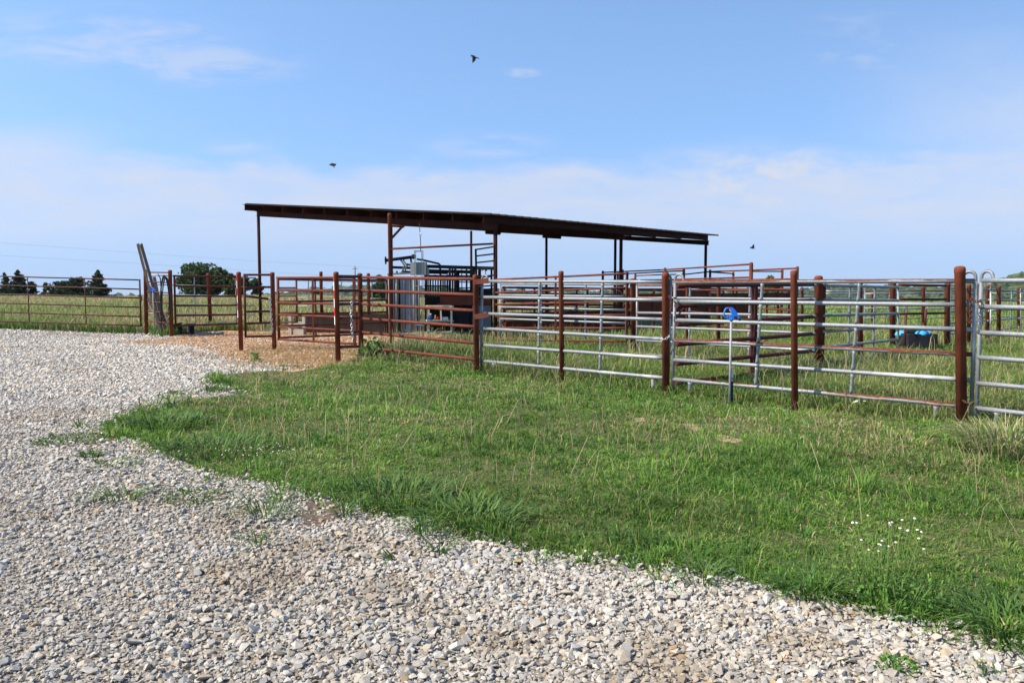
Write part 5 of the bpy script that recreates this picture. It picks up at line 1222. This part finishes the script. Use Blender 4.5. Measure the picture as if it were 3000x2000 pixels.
def broadleaf(label, px, Y, toppy, basepy, wpx, seed, cols=DKG, leaves=5200, group='trees on the skyline', name='broadleaf_tree', lobes=34, cs=0.20, low=0.12, trunks=True, zbase=None):
    c = P(px, basepy, Y); gz_ = Tz(c.x, c.y); zt = wZ(toppy, Y); H = zt - gz_; R = wpx / 2 * Y / FPX
    t = thing(name, label, 'tree', (c.x, c.y, gz_), group); r = random.Random(seed)
    m = MB(); zc0 = gz_ + H * low
    trunk(m, (c.x, c.y, gz_ - 0.2), (c.x + r.uniform(-.2, .2), c.y, gz_ + H * 0.75), 0.045 * H, 0.012 * H, seed=seed, wob=0.03 * H)
    L = []
    for k in range(lobes):
        for _ in range(50):
            u = Vector((r.uniform(-1, 1), r.uniform(-1, 1), r.uniform(0, 1)))
            w_ = math.sqrt(max(0, 1 - (2 * abs(u.z - 0.42)) ** 2.4))
            if math.hypot(u.x, u.y) <= w_ * 0.92: break
        rad = R * r.uniform(0.12, 0.30)
        L.append((Vector((c.x + u.x * (R - rad * 0.7), c.y + u.y * (R - rad * 0.7), zc0 + u.z * (zt - zc0 - rad * 1.1) + rad * 0.35)), rad))
    for q, rad in L[:12]:
        s = Vector((c.x, c.y, gz_ + H * r.uniform(0.2, 0.5))); trunk(m, s, q, 0.016 * H, 0.004 * H, 4, 0.03 * H, seed + 3)
    m.build('trunk', BARK, t)
    n = leaves // lobes; P3 = []; CC = []
    for q, rad in L:
        d = rng.normal(0, 1, (n, 3)); d /= np.linalg.norm(d, axis=1)[:, None]; rr_ = rad * (0.55 + 0.55 * rng.random(n) ** 0.6)
        P3.append(np.array(q) + d * rr_[:, None] * np.array([1.1, 1.1, 0.85])); CC.append(mixcol(n, cols, (4, 4, 2, 3)) * r.uniform(0.8, 1.2))
    cards('crown', np.concatenate(P3), np.full(n * lobes, cs), np.concatenate(CC).clip(0, 1), FOLI, t)
    return t
def cedar(label, px, Y, toppy, basepy, wpx, seed, leaves=3600, name='cedar_tree', group='cedars on the skyline', cs=0.085, flat=1.0, cols=None):
    cols = cols or [(0.020, 0.044, 0.018), (0.032, 0.062, 0.024), (0.046, 0.080, 0.026), (0.014, 0.030, 0.013)]
    c = P(px, basepy, Y); gz_ = Tz(c.x, c.y); zt = wZ(toppy, Y); H = zt - gz_; R = wpx / 2 * Y / FPX; zb = max(gz_ + 0.1, wZ(basepy, Y) - 0.8)
    t = thing(name, label, 'tree', (c.x, c.y, gz_), group); r = random.Random(seed); m = MB()
    trunk(m, (c.x, c.y, gz_ - 0.2), (c.x, c.y, zt - 0.05), 0.03 * H, 0.005, seed=seed, wob=0.02)
    P3 = []; CC = []; nb = 85
    for k in range(nb):
        f = (k + r.random()) / nb; z = zb + (zt - zb) * f ** 0.9; reach = R * ((1 - f) ** (1.0 * flat)) * (0.45 + 0.62 * r.random() ** 1.2) + 0.015 * R; az = r.uniform(0, 2 * math.pi)
        dv = Vector((math.cos(az), math.sin(az), r.uniform(0.10, 0.5))); tip = Vector((c.x, c.y, z)) + dv * reach
        trunk(m, (c.x, c.y, z), tip, 0.02, 0.005, 2, 0, k)
        n = max(10, int(leaves * 1.7 / nb * (0.25 + reach / R))); s = rng.random(n) ** 0.8
        b = np.array([c.x, c.y, z]) + np.outer(s, np.array(dv) * reach) + rng.normal(0, 1, (n, 3)) * (0.03 + 0.13 * reach * (1 - 0.8 * s))[:, None] * np.array([1, 1, 0.6])
        P3.append(b); CC.append(mixcol(n, cols, (4, 4, 2, 3)))
    m.build('trunk', BARK, t); P3 = np.concatenate(P3)
    cards('crown', P3, np.full(len(P3), cs), np.concatenate(CC).clip(0, 1), FOLI, t)
    return t
cedar('leftmost cedar, open and ragged, behind the long maroon gate', 14, 78, 800, 860, 84, 1, 2600)
cedar('dark cedar with a thin spire rising over the long gate near the left edge', 53, 80, 792, 860, 112, 2, 6000)
cedar('low dark cedar spreading right of the left gate upright', 92, 82, 826, 862, 60, 3, 2600, flat=0.6)
broadleaf('thin leaved sapling left of the wide low cedar', 135, 80, 819, 862, 34, 4, leaves=900, lobes=16, cs=0.13)
cedar('wide low cedar mound in the middle behind the long gate', 222, 83, 816, 866, 120, 5, 6000, flat=0.45)
cedar('low cedar shoulder between the sapling and the wide cedar mound', 172, 84, 827, 866, 90, 6, 3600, flat=0.45)
cedar('pointed dark cedar standing right of the second gate upright', 287, 76, 792, 868, 104, 7, 7000)
broadleaf('large round dark oak rising behind the second maroon gate', 598, 92, 757, 872, 172, 8, leaves=7600, lobes=56, cs=0.19, low=0.16)
broadleaf('lower dark tree just right of the large round oak', 694, 90, 787, 876, 90, 9, leaves=4200, lobes=34, cs=0.22)
broadleaf('small dark tree peeping between the two middle posts', 748, 96, 797, 878, 50, 10, leaves=2200, lobes=22, cs=0.20)
broadleaf('dark tree left of the tall shed frame behind the long pipe fence', 1110, 70, 798, 880, 62, 11, leaves=4000, lobes=30, cs=0.17)
broadleaf('pale green young tree before the low hills in the middle', 922, 88, 834, 884, 46, 12, cols=[(0.09, 0.13, 0.035), (0.12, 0.165, 0.045), (0.07, 0.11, 0.03), (0.06, 0.09, 0.025)], leaves=1200, lobes=18, cs=0.17)
broadleaf('bright green tree showing above the rust streaked panel', 2262, 74, 799, 882, 60, 13, cols=[(0.11, 0.17, 0.03), (0.15, 0.21, 0.04), (0.08, 0.13, 0.025), (0.19, 0.22, 0.05)], leaves=4200, lobes=34, cs=0.15)
broadleaf('small bright bush left of the bright green tree', 2213, 76, 812, 884, 26, 14, cols=[(0.10, 0.16, 0.03), (0.13, 0.19, 0.04), (0.08, 0.12, 0.025), (0.06, 0.10, 0.02)], leaves=1200, lobes=16, cs=0.14)
for i, (px, tp_, w) in enumerate(((2585, 866, 70), (2650, 872, 60), (2730, 868, 80), (2800, 874, 60), (2480, 872, 80), (2960, 884, 60))):
    broadleaf(['round bush far behind the distant rust topped panel', 'low bush far behind the trough, left of the next', 'broad bush far behind the wide post by the trough', 'low bush far behind the thickest post', 'long low bush far behind the swung gate post', 'scrubby bush below the green field at the right edge'][i], px, 150, tp_, 905, w, 30 + i, cols=[(0.06, 0.10, 0.025), (0.09, 0.14, 0.035), (0.045, 0.08, 0.02), (0.035, 0.06, 0.02)], leaves=1800, lobes=22, cs=0.32, group='bushes in the valley', name='bush')

# ------------------------------------------------------------------ hills and their woods
def prof_at(px, tab):
    return np.interp(px, [a for a, b in tab], [b for a, b in tab])
def hill(name, tab, Y0, Y1, z0, label, ntree, tr, col, seed, pxr, field=None):
    pxs = np.linspace(pxr[0], pxr[1], 170); rowsf = np.linspace(0, 1, 22); V = []
    def surf(px, f):
        Y = Y0 + (Y1 - Y0) * f; zt = np.array([wZ(float(a), Y1) for a in np.atleast_1d(prof_at(px, tab))]) - tr * 1.3
        s = f ** 1.25; z = z0 + (zt - z0) * s + (vnoise(px / 45, f * 5 + seed, seed) - 0.5) * 0.10 * (zt - z0) * np.sin(np.pi * np.clip(f, 0, 1))
        return wX(px, Y), Y + 0 * px, z
    for f in list(rowsf) + [1.12, 1.4]:
        if f <= 1: X, Y, Z = surf(pxs, f)
        else:
            X, Y, Z = surf(pxs, 1.0); Y = Y0 + (Y1 - Y0) * f + 0 * pxs; X = wX(pxs, Y); Z = z0 + (Z - z0) * max(0, 1 - (f - 1) * 1.6)
        V.append(np.stack([X, Y, Z], 1))
    nr_, nc = len(V), len(pxs); V = np.concatenate(V); ix = np.arange(nr_ * nc).reshape(nr_, nc)
    q = np.stack([ix[:-1, :-1], ix[:-1, 1:], ix[1:, 1:], ix[1:, :-1]], -1).reshape(-1, 4)
    tag(npmesh(name, V, q.ravel(), np.full(len(q), 4), mat_noise(name + '_meadow', [(0.3, (0.085, 0.130, 0.030)), (0.7, (0.15, 0.18, 0.05))], 0.02, 1.0, 0, 0), smooth=True), kind='structure')
    px = rng.uniform(pxr[0], pxr[1], ntree); f = rng.random(ntree) ** 0.75
    if field is not None: k = ~field(px, f); px, f = px[k], f[k]
    X, Y, Z = surf(px, f)
    bm = bmesh.new(); bmesh.ops.create_icosphere(bm, subdivisions=2, radius=1.0); bv = np.array([v.co[:] for v in bm.verts]); bf = np.array([[v.index for v in fc.verts] for fc in bm.faces]); bm.free()
    n = len(X); s = tr * rng.uniform(0.65, 1.3, n)
    rnd = rng.normal(1, 0.16, (n, len(bv)))
    VV = bv[None] * rnd[:, :, None] * s[:, None, None] * np.array([1.0, 1.0, 0.95]); VV += np.stack([X, Y, Z + s * 0.35], 1)[:, None]
    FF = (bf[None] + (np.arange(n) * len(bv))[:, None, None]).reshape(-1)
    cc = mixcol(n, col, (4, 4, 2, 3)); cc = np.repeat(cc, len(bv), 0) * rng.normal(1, 0.25, (n * len(bv), 1)).clip(0.4, 1.7)
    tag(npmesh(name.replace('hill', 'woods'), VV.reshape(-1, 3), FF, np.full(len(FF) // 3, 3), FOLI, cc.clip(0, 1)), label, 'woodland', kind='stuff')
WG = [(0.030, 0.060, 0.020), (0.045, 0.080, 0.024), (0.065, 0.100, 0.030), (0.022, 0.044, 0.016)]
hill('far_hills', [(-400, 858), (300, 862), (500, 866), (700, 864), (820, 857), (900, 852), (953, 845), (975, 840), (1008, 834), (1020, 837), (1060, 836), (1100, 838), (1200, 842), (1400, 846), (1700, 851), (1900, 848), (2100, 850), (2300, 842), (2420, 838), (2520, 838), (2700, 838), (2780, 833), (2900, 834), (3400, 830)],
     520, 1250, -34, 'blue green woods covering the distant hills along the skyline', 5200, 7.5, WG, 3, (-350, 3350))
def fld(px, f): return (px > 2885) & (px < 3120) & (f > 0.16) & (f < 0.42)
hill('near_hill', [(2640, 892), (2740, 868), (2820, 852), (2900, 838), (2935, 822), (2960, 809), (3000, 796), (3100, 778), (3300, 750), (3500, 735)],
     300, 560, -27, 'darker woods on the nearer hill rising at the right edge', 1500, 5.0, WG, 5, (2640, 3480), fld)

# ------------------------------------------------------------------ power line
pp = P(1040.5, 780, 165); gzp = Tz(pp.x, pp.y)
pl = thing('utility_pole', 'thin utility pole far off left of the shed frame', 'utility pole', (pp.x, pp.y, gzp))
MB().tube([(pp.x, pp.y, gzp - 0.5), pp], [0.17, 0.11], 8).build('pole', POLEWOOD, pl)
MB().bar(pp + Vector((-0.5, 0, -0.5)), pp + Vector((0.5, 0, -0.5)), 0.12, 0.12).build('crossarm', POLEWOOD, pl)
for i, (dz, ys_, lab) in enumerate(((0.0, (690, 711, 742, 765), 'upper overhead wire crossing the sky at left'), (-2.1, (728, 748, 773, 794), 'lower overhead wire crossing the sky at left'))):
    pts = [P(-420, ys_[0], 120), P(0, ys_[1], 132), P(420, ys_[2], 144), P(750, ys_[3], 154), pp + Vector((0, 0, dz - 0.02)), P(1250, 800 + i * 22, 185), P(1600, 815 + i * 14, 240)]
    base = pts[4].copy(); o = MB().tube([p - base for p in pts], 0.013, 5).build('power_line', WIRE); o.location = base; tag(o, lab, 'wire', 'overhead wires')

# ------------------------------------------------------------------ birds
def bird(label, Y, head, body, rump, tail, wa, wb, s):
    """pixel outline of a flying swallow at its distance; s = body radius"""
    p = lambda q, dy=0.0: P(q[0], q[1], Y + dy)
    m = MB(); H, B, Rm, Tl = p(head), p(body), p(rump), p(tail, 0.02)
    m.tube([H + (H - B).normalized() * s * 0.7, H, H.lerp(B, 0.4), B, B.lerp(Rm, 0.6), Rm, Rm.lerp(Tl, 0.6), Tl], [s * 0.12, s * 0.72, s * 0.75, s, s * 0.9, s * 0.5, s * 0.42, s * 0.25], 8, sq=0.8)
    ax = (B - Rm).normalized()
    for w, dy in ((wa, -0.10), (wb, 0.10)):
        t_ = p(w, dy); root1 = B + ax * s * 0.9; root2 = B - ax * s * 2.0; d = t_ - B
        el = B + d * 0.45 + ax * s * 0.75; m.poly([root2, root1, el, B + d * 0.8 + ax * s * 0.3, t_, B + d * 0.75 - ax * s * 0.9, B + d * 0.4 - ax * s * 1.9], 0.008, d.cross(ax).normalized())
    base = B.copy(); o = m.build('bird', FEATHER); o.data.transform(Matrix.Translation(-base)); o.location = base
    return tag(o, label, 'bird', 'swallows in flight')
bird('highest bird, wings swept down, over the middle of the roof', 26, (1383.5, 163.5), (1390, 166.5), (1394, 169), (1397.5, 171), (1406.5, 171.5), (1386.5, 185.5), 0.040)
bird('lower bird with one wing hanging down, left of centre', 31, (977, 479.5), (981, 481.5), (983.5, 485), (984, 492), (990.5, 480.5), (968.5, 483), 0.040)
bird('small bird with one wing raised, right of the shed roof', 36, (2196.5, 724.5), (2201.5, 726), (2206, 727), (2210, 727.7), (2206, 714.5), (2196, 727.6), 0.038)

# ------------------------------------------------------------------ single plants
def tuft(label, px, py, rad, n, h, w, lean, cols, wts, cat='grass tuft', group='grass tufts on the gravel', name='grass_tuft'):
    w = w * 1.5; n = int(n * 1.25)
    c = G(px, py); a = rng.uniform(0, 2 * np.pi, n); r = rad * np.sqrt(rng.random(n)) * 0.5
    x = c.x + np.cos(a) * r; y = c.y + np.sin(a) * r; hh = h * rng.uniform(0.5, 1.2, n); ln = lean * rng.uniform(0.4, 1.3, n)
    az = a + rng.normal(0, 0.5, n); V = np.empty((n, 7, 3)); z = T(x, y) + 0.01
    wx, wy = -np.sin(az) * w / 2, np.cos(az) * w / 2
    for i, (f, wd) in enumerate(((0, 0.8), (0.4, 1.0), (0.75, 0.75))):
        ox, oy = np.cos(az) * ln * hh * f ** 1.6, np.sin(az) * ln * hh * f ** 1.6; oz = hh * (f - 0.42 * np.minimum(ln, 1.6) * f ** 2.2)
        V[:, 2 * i] = np.stack([x + ox - wx * wd, y + oy - wy * wd, z + oz], 1); V[:, 2 * i + 1] = np.stack([x + ox + wx * wd, y + oy + wy * wd, z + oz], 1)
    V[:, 6] = np.stack([x + np.cos(az) * ln * hh, y + np.sin(az) * ln * hh, z + hh * np.maximum(0.03, 1 - 0.5 * np.minimum(ln, 1.7))], 1)
    b = np.arange(n)[:, None] * 7; F = np.concatenate([b + np.array([[0, 1, 3, 2]]), b + np.array([[2, 3, 5, 4]]), b + np.array([[4, 5, 6]])], 1).ravel()
    V = V.reshape(-1, 3) - np.array([c.x, c.y, c.z])
    o = npmesh(name, V, F, np.tile([4, 4, 3], n), LEAF, np.repeat(mixcol(n, cols, wts), 7, 0).clip(0, 1), loc=c)
    return tag(o, label, cat, group)
TG = [(0.075, 0.15, 0.03), (0.11, 0.19, 0.04), (0.05, 0.11, 0.025)]
tuft('wide spidery grass tuft on the gravel left of the brown soil patch', 775, 1515, 0.22, 60, 0.22, 0.005, 1.5, TG, (3, 2, 2))
tuft('grass tuft straddling the right edge of the brown soil patch', 1008, 1518, 0.10, 30, 0.15, 0.006, 1.1, TG, (3, 2, 2))
tuft('small dark green tuft below the left soil patch', 265, 1341, 0.20, 70, 0.10, 0.006, 1.0, TG, (2, 1, 4))
tuft('straggling runner grass on the gravel at left', 360, 1468, 0.25, 46, 0.16, 0.006, 1.7, TG, (3, 3, 1))
tuft('flat patch of short runner grass between gravel and lawn', 565, 1462, 0.40, 110, 0.07, 0.006, 1.6, TG, (3, 3, 1))
tuft('thin grass sprig just under the wide spidery tuft', 760, 1600, 0.08, 16, 0.16, 0.005, 1.6, TG, (3, 2, 1))
tuft('spidery grass sprig spilling from the lawn edge onto the gravel', 1240, 1570, 0.14, 34, 0.20, 0.006, 1.4, TG, (3, 2, 2))
tuft('thin grass sprig below the spilling one near the middle', 1285, 1628, 0.07, 16, 0.14, 0.006, 1.4, TG, (3, 2, 2))
tuft('tiny two leaved sprig low on the gravel near the middle', 1150, 1650, 0.03, 6, 0.10, 0.009, 1.5, TG, (3, 2, 1))
tuft('small grass tuft above the left soil patch at the lawn corner', 515, 1157, 0.25, 40, 0.12, 0.008, 1.2, TG, (3, 2, 2))
tuft('grass tuft on the gravel tongue pointing at the lawn', 632, 1148, 0.40, 90, 0.13, 0.010, 0.9, TG, (3, 2, 3))
tuft('second small tuft to the left of the gravel tongue', 505, 1170, 0.3, 34, 0.10, 0.010, 1.1, TG, (3, 2, 1))
tuft('pair of small tufts left below the lawn corner', 330, 1368, 0.45, 70, 0.08, 0.006, 1.3, TG, (3, 3, 1))
tuft('dark low tuft between gravel and lawn right of the middle', 2060, 1705, 0.22, 60, 0.14, 0.005, 1.3, TG, (3, 2, 2))
tuft('spreading tuft on the gravel edge left of the white flowers', 2370, 1745, 0.30, 90, 0.17, 0.006, 1.3, TG, (3, 2, 2))
tuft('rank straw and green tussock at the right edge of the lawn', 2955, 1330, 0.75, 620, 0.40, 0.005, 0.95, [(0.14, 0.22, 0.045), (0.18, 0.25, 0.06), (0.11, 0.17, 0.04)] + [(0.50, 0.42, 0.24)], (3, 2, 2, 5), 'tussock', None)
tuft('dark grass clump where the lawn meets gravel, right of the spilling sprig', 1380, 1530, 0.7, 170, 0.20, 0.008, 1.25, TG, (3, 3, 2))
tuft('bushy grass clump at the lower lawn edge left of centre', 1150, 1462, 0.8, 170, 0.19, 0.008, 1.1, TG, (3, 3, 2))
tuft('lush grass clump at the left tip of the lawn', 470, 1250, 1.0, 260, 0.17, 0.011, 1.0, TG, (3, 4, 1))
tuft('lush grass clump on the lower left lawn edge', 640, 1325, 1.0, 240, 0.16, 0.010, 1.05, TG, (3, 4, 1))
tuft('dark grass clump at the lower right corner of the lawn', 2960, 1850, 0.6, 190, 0.17, 0.007, 1.25, TG, (3, 2, 3))
# low round leaved clover patch, broad leaved weed, small leafy plants
def leafy(label, px, py, rad, n, h, ls, cols, wts, cat='weed', name='weed', dome=True):
    c = G(px, py); a = rng.uniform(0, 2 * np.pi, n); r = np.sqrt(rng.random(n)); x = c.x + np.cos(a) * r * rad; y = c.y + np.sin(a) * r * rad * 0.8
    z = T(x, y) + 0.01 + h * rng.random(n) * (np.sqrt(np.maximum(0.05, 1 - r ** 2)) if dome else 1)
    e = bpy.data.objects.new(name, None); COL.objects.link(e); e.location = c; tag(e, label, cat)
    cards('leaves', np.stack([x, y, z], 1), np.full(n, ls), mixcol(n, cols, wts).clip(0, 1), LEAF, e, 1.0)
    m = MB(); rr_ = random.Random(px)
    for k in range(10):
        a_ = rr_.uniform(0, 6.28); q = rr_.random() * rad * 0.7; m.tube([(c.x + math.cos(a_) * q * 0.3, c.y + math.sin(a_) * q * 0.3, c.z - 0.01), (c.x + math.cos(a_) * q, c.y + math.sin(a_) * q, c.z + h * 0.8)], 0.0025, 5)
    m.build('stems', mat_noise('green_stem', [(0.3, (0.07, 0.13, 0.03)), (0.7, (0.10, 0.17, 0.04))], 5, 0.7, 0, 0), e)
    return e
leafy('low round clover patch on the gravel at the left', 205, 1296, 0.40, 420, 0.07, 0.018, [(0.07, 0.13, 0.03), (0.10, 0.17, 0.04), (0.17, 0.20, 0.07)], (3, 3, 1), 'clover', 'clover_patch')
leafy('broad leaved green weed at the foot of the gate corner post', 1090, 1046, 0.32, 120, 0.42, 0.075, [(0.07, 0.15, 0.03), (0.10, 0.20, 0.04), (0.05, 0.11, 0.025)], (3, 3, 1), 'weed', 'broadleaf_weed')
leafy('bushy peppery weed with many tiny seed pods at the lawn edge', 2545, 1742, 0.26, 900, 0.40, 0.010, [(0.10, 0.19, 0.03), (0.15, 0.24, 0.05), (0.06, 0.13, 0.02)], (3, 4, 2), 'weed', 'bushy_weed')
leafy('feathery green weed right of the bushy one on the gravel edge', 2640, 1790, 0.22, 420, 0.20, 0.014, [(0.07, 0.17, 0.025), (0.10, 0.22, 0.04), (0.05, 0.12, 0.02)], (3, 3, 1), 'weed', 'feathery_weed')
leafy('small bright round leaved weed alone on the gravel at lower right', 2632, 1965, 0.10, 110, 0.05, 0.014, [(0.09, 0.21, 0.03), (0.13, 0.26, 0.05), (0.06, 0.14, 0.02)], (3, 3, 1), 'weed', 'small_weed')
leafy('small feathery bright weed at the middle of the gravel edge', 1945, 1640, 0.09, 90, 0.08, 0.012, [(0.10, 0.22, 0.03), (0.14, 0.27, 0.05), (0.07, 0.15, 0.02)], (3, 3, 1), 'weed', 'small_weed')
leafy('tiny dark weed on the gravel below the lawn clump', 1395, 1590, 0.08, 70, 0.04, 0.012, [(0.07, 0.16, 0.03), (0.10, 0.20, 0.04), (0.05, 0.12, 0.02)], (3, 3, 1), 'weed', 'small_weed')
leafy('leafy dark weeds under the gate end beside the swung gate', 2640, 1068, 0.45, 260, 0.30, 0.05, [(0.08, 0.15, 0.03), (0.11, 0.18, 0.04), (0.05, 0.10, 0.02)], (3, 3, 1), 'weed', 'leafy_weed')
leafy('single upright leaf sprig on the far edge of the gravel', 748, 1062, 0.10, 26, 0.26, 0.05, [(0.09, 0.20, 0.03), (0.12, 0.24, 0.04), (0.06, 0.13, 0.02)], (3, 3, 1), 'weed', 'broadleaf_weed')
def flowers(label, px, py, n, spread, h, fr, seed):
    c = G(px, py); r = random.Random(seed); e = thing('white_flowers', label, 'flowers', c, 'small white wild flowers'); st = MB(); PM = bpy.data.materials.get('white_petals') or mat_noise('white_petals', [(0.3, (0.56, 0.56, 0.54)), (0.7, (0.66, 0.66, 0.64))], 5, 0.7, 0, 0); EM = bpy.data.materials.get('yellow_eyes') or mat_noise('yellow_eyes', [(0.3, (0.55, 0.42, 0.06)), (0.7, (0.65, 0.5, 0.08))], 5, 0.7, 0, 0)
    for k in range(n):
        a = r.uniform(0, 6.28); q = math.sqrt(r.random()) * spread; x, y = c.x + math.cos(a) * q, c.y + math.sin(a) * q * 0.7; z = Tz(x, y); hh = h * r.uniform(0.65, 1.1)
        st.tube([(c.x + (x - c.x) * 0.4, c.y + (y - c.y) * 0.4, z - 0.01), (x, y, z + hh)], 0.0018, 4)
        ax = Vector((r.uniform(-.5, .5), r.uniform(-.6, .2), 1)).normalized()
        fo = MB().lathe((x, y, z + hh), [(fr * 0.35, -0.002), (fr, 0.003), (fr * 0.95, 0.005), (fr * 0.4, 0.004)], 10, axis=ax).build('flower', PM, e)
        MB().lathe(Vector((x, y, z + hh)) + ax * 0.004, [(fr * 0.42, 0), (fr * 0.3, 0.003)], 8, axis=ax).build('eye', EM, fo)
    st.build('stems', mat_noise('flower_stem', [(0.3, (0.08, 0.14, 0.03)), (0.7, (0.11, 0.18, 0.04))], 5, 0.7, 0, 0), e)
flowers('loose bunch of small white daisies above the bushy weed', 2590, 1770, 22, 0.20, 0.40, 0.0070, 1)
flowers('drift of tiny white flowers in the lawn at left', 745, 1350, 40, 0.36, 0.12, 0.0065, 2)
flowers('few white flowers at the foot of the rust streaked panel', 2505, 1212, 5, 0.16, 0.15, 0.018, 3)

# ------------------------------------------------------------------ the air: far things fade to blue
def haze():
    mb = MB(); mb.box((0, 800, 30), (1750, 0, 0), (0, 850, 0), (0, 0, 78.5))
    m = bpy.data.materials.new('thin_haze'); m.use_nodes = True; tt_ = m.node_tree; tt_.nodes.clear()
    o_ = N(tt_, 'ShaderNodeOutputMaterial'); v = N(tt_, 'ShaderNodeVolumePrincipled'); v.inputs['Color'].default_value = (0.80, 0.88, 1.0, 1); v.inputs['Density'].default_value = 0.00007
    v.inputs['Anisotropy'].default_value = 0.1; tt_.links.new(v.outputs[0], o_.inputs['Volume'])
    return tag(mb.build('haze', m), 'thin summer haze lying over the whole valley', 'haze', kind='stuff')
haze()
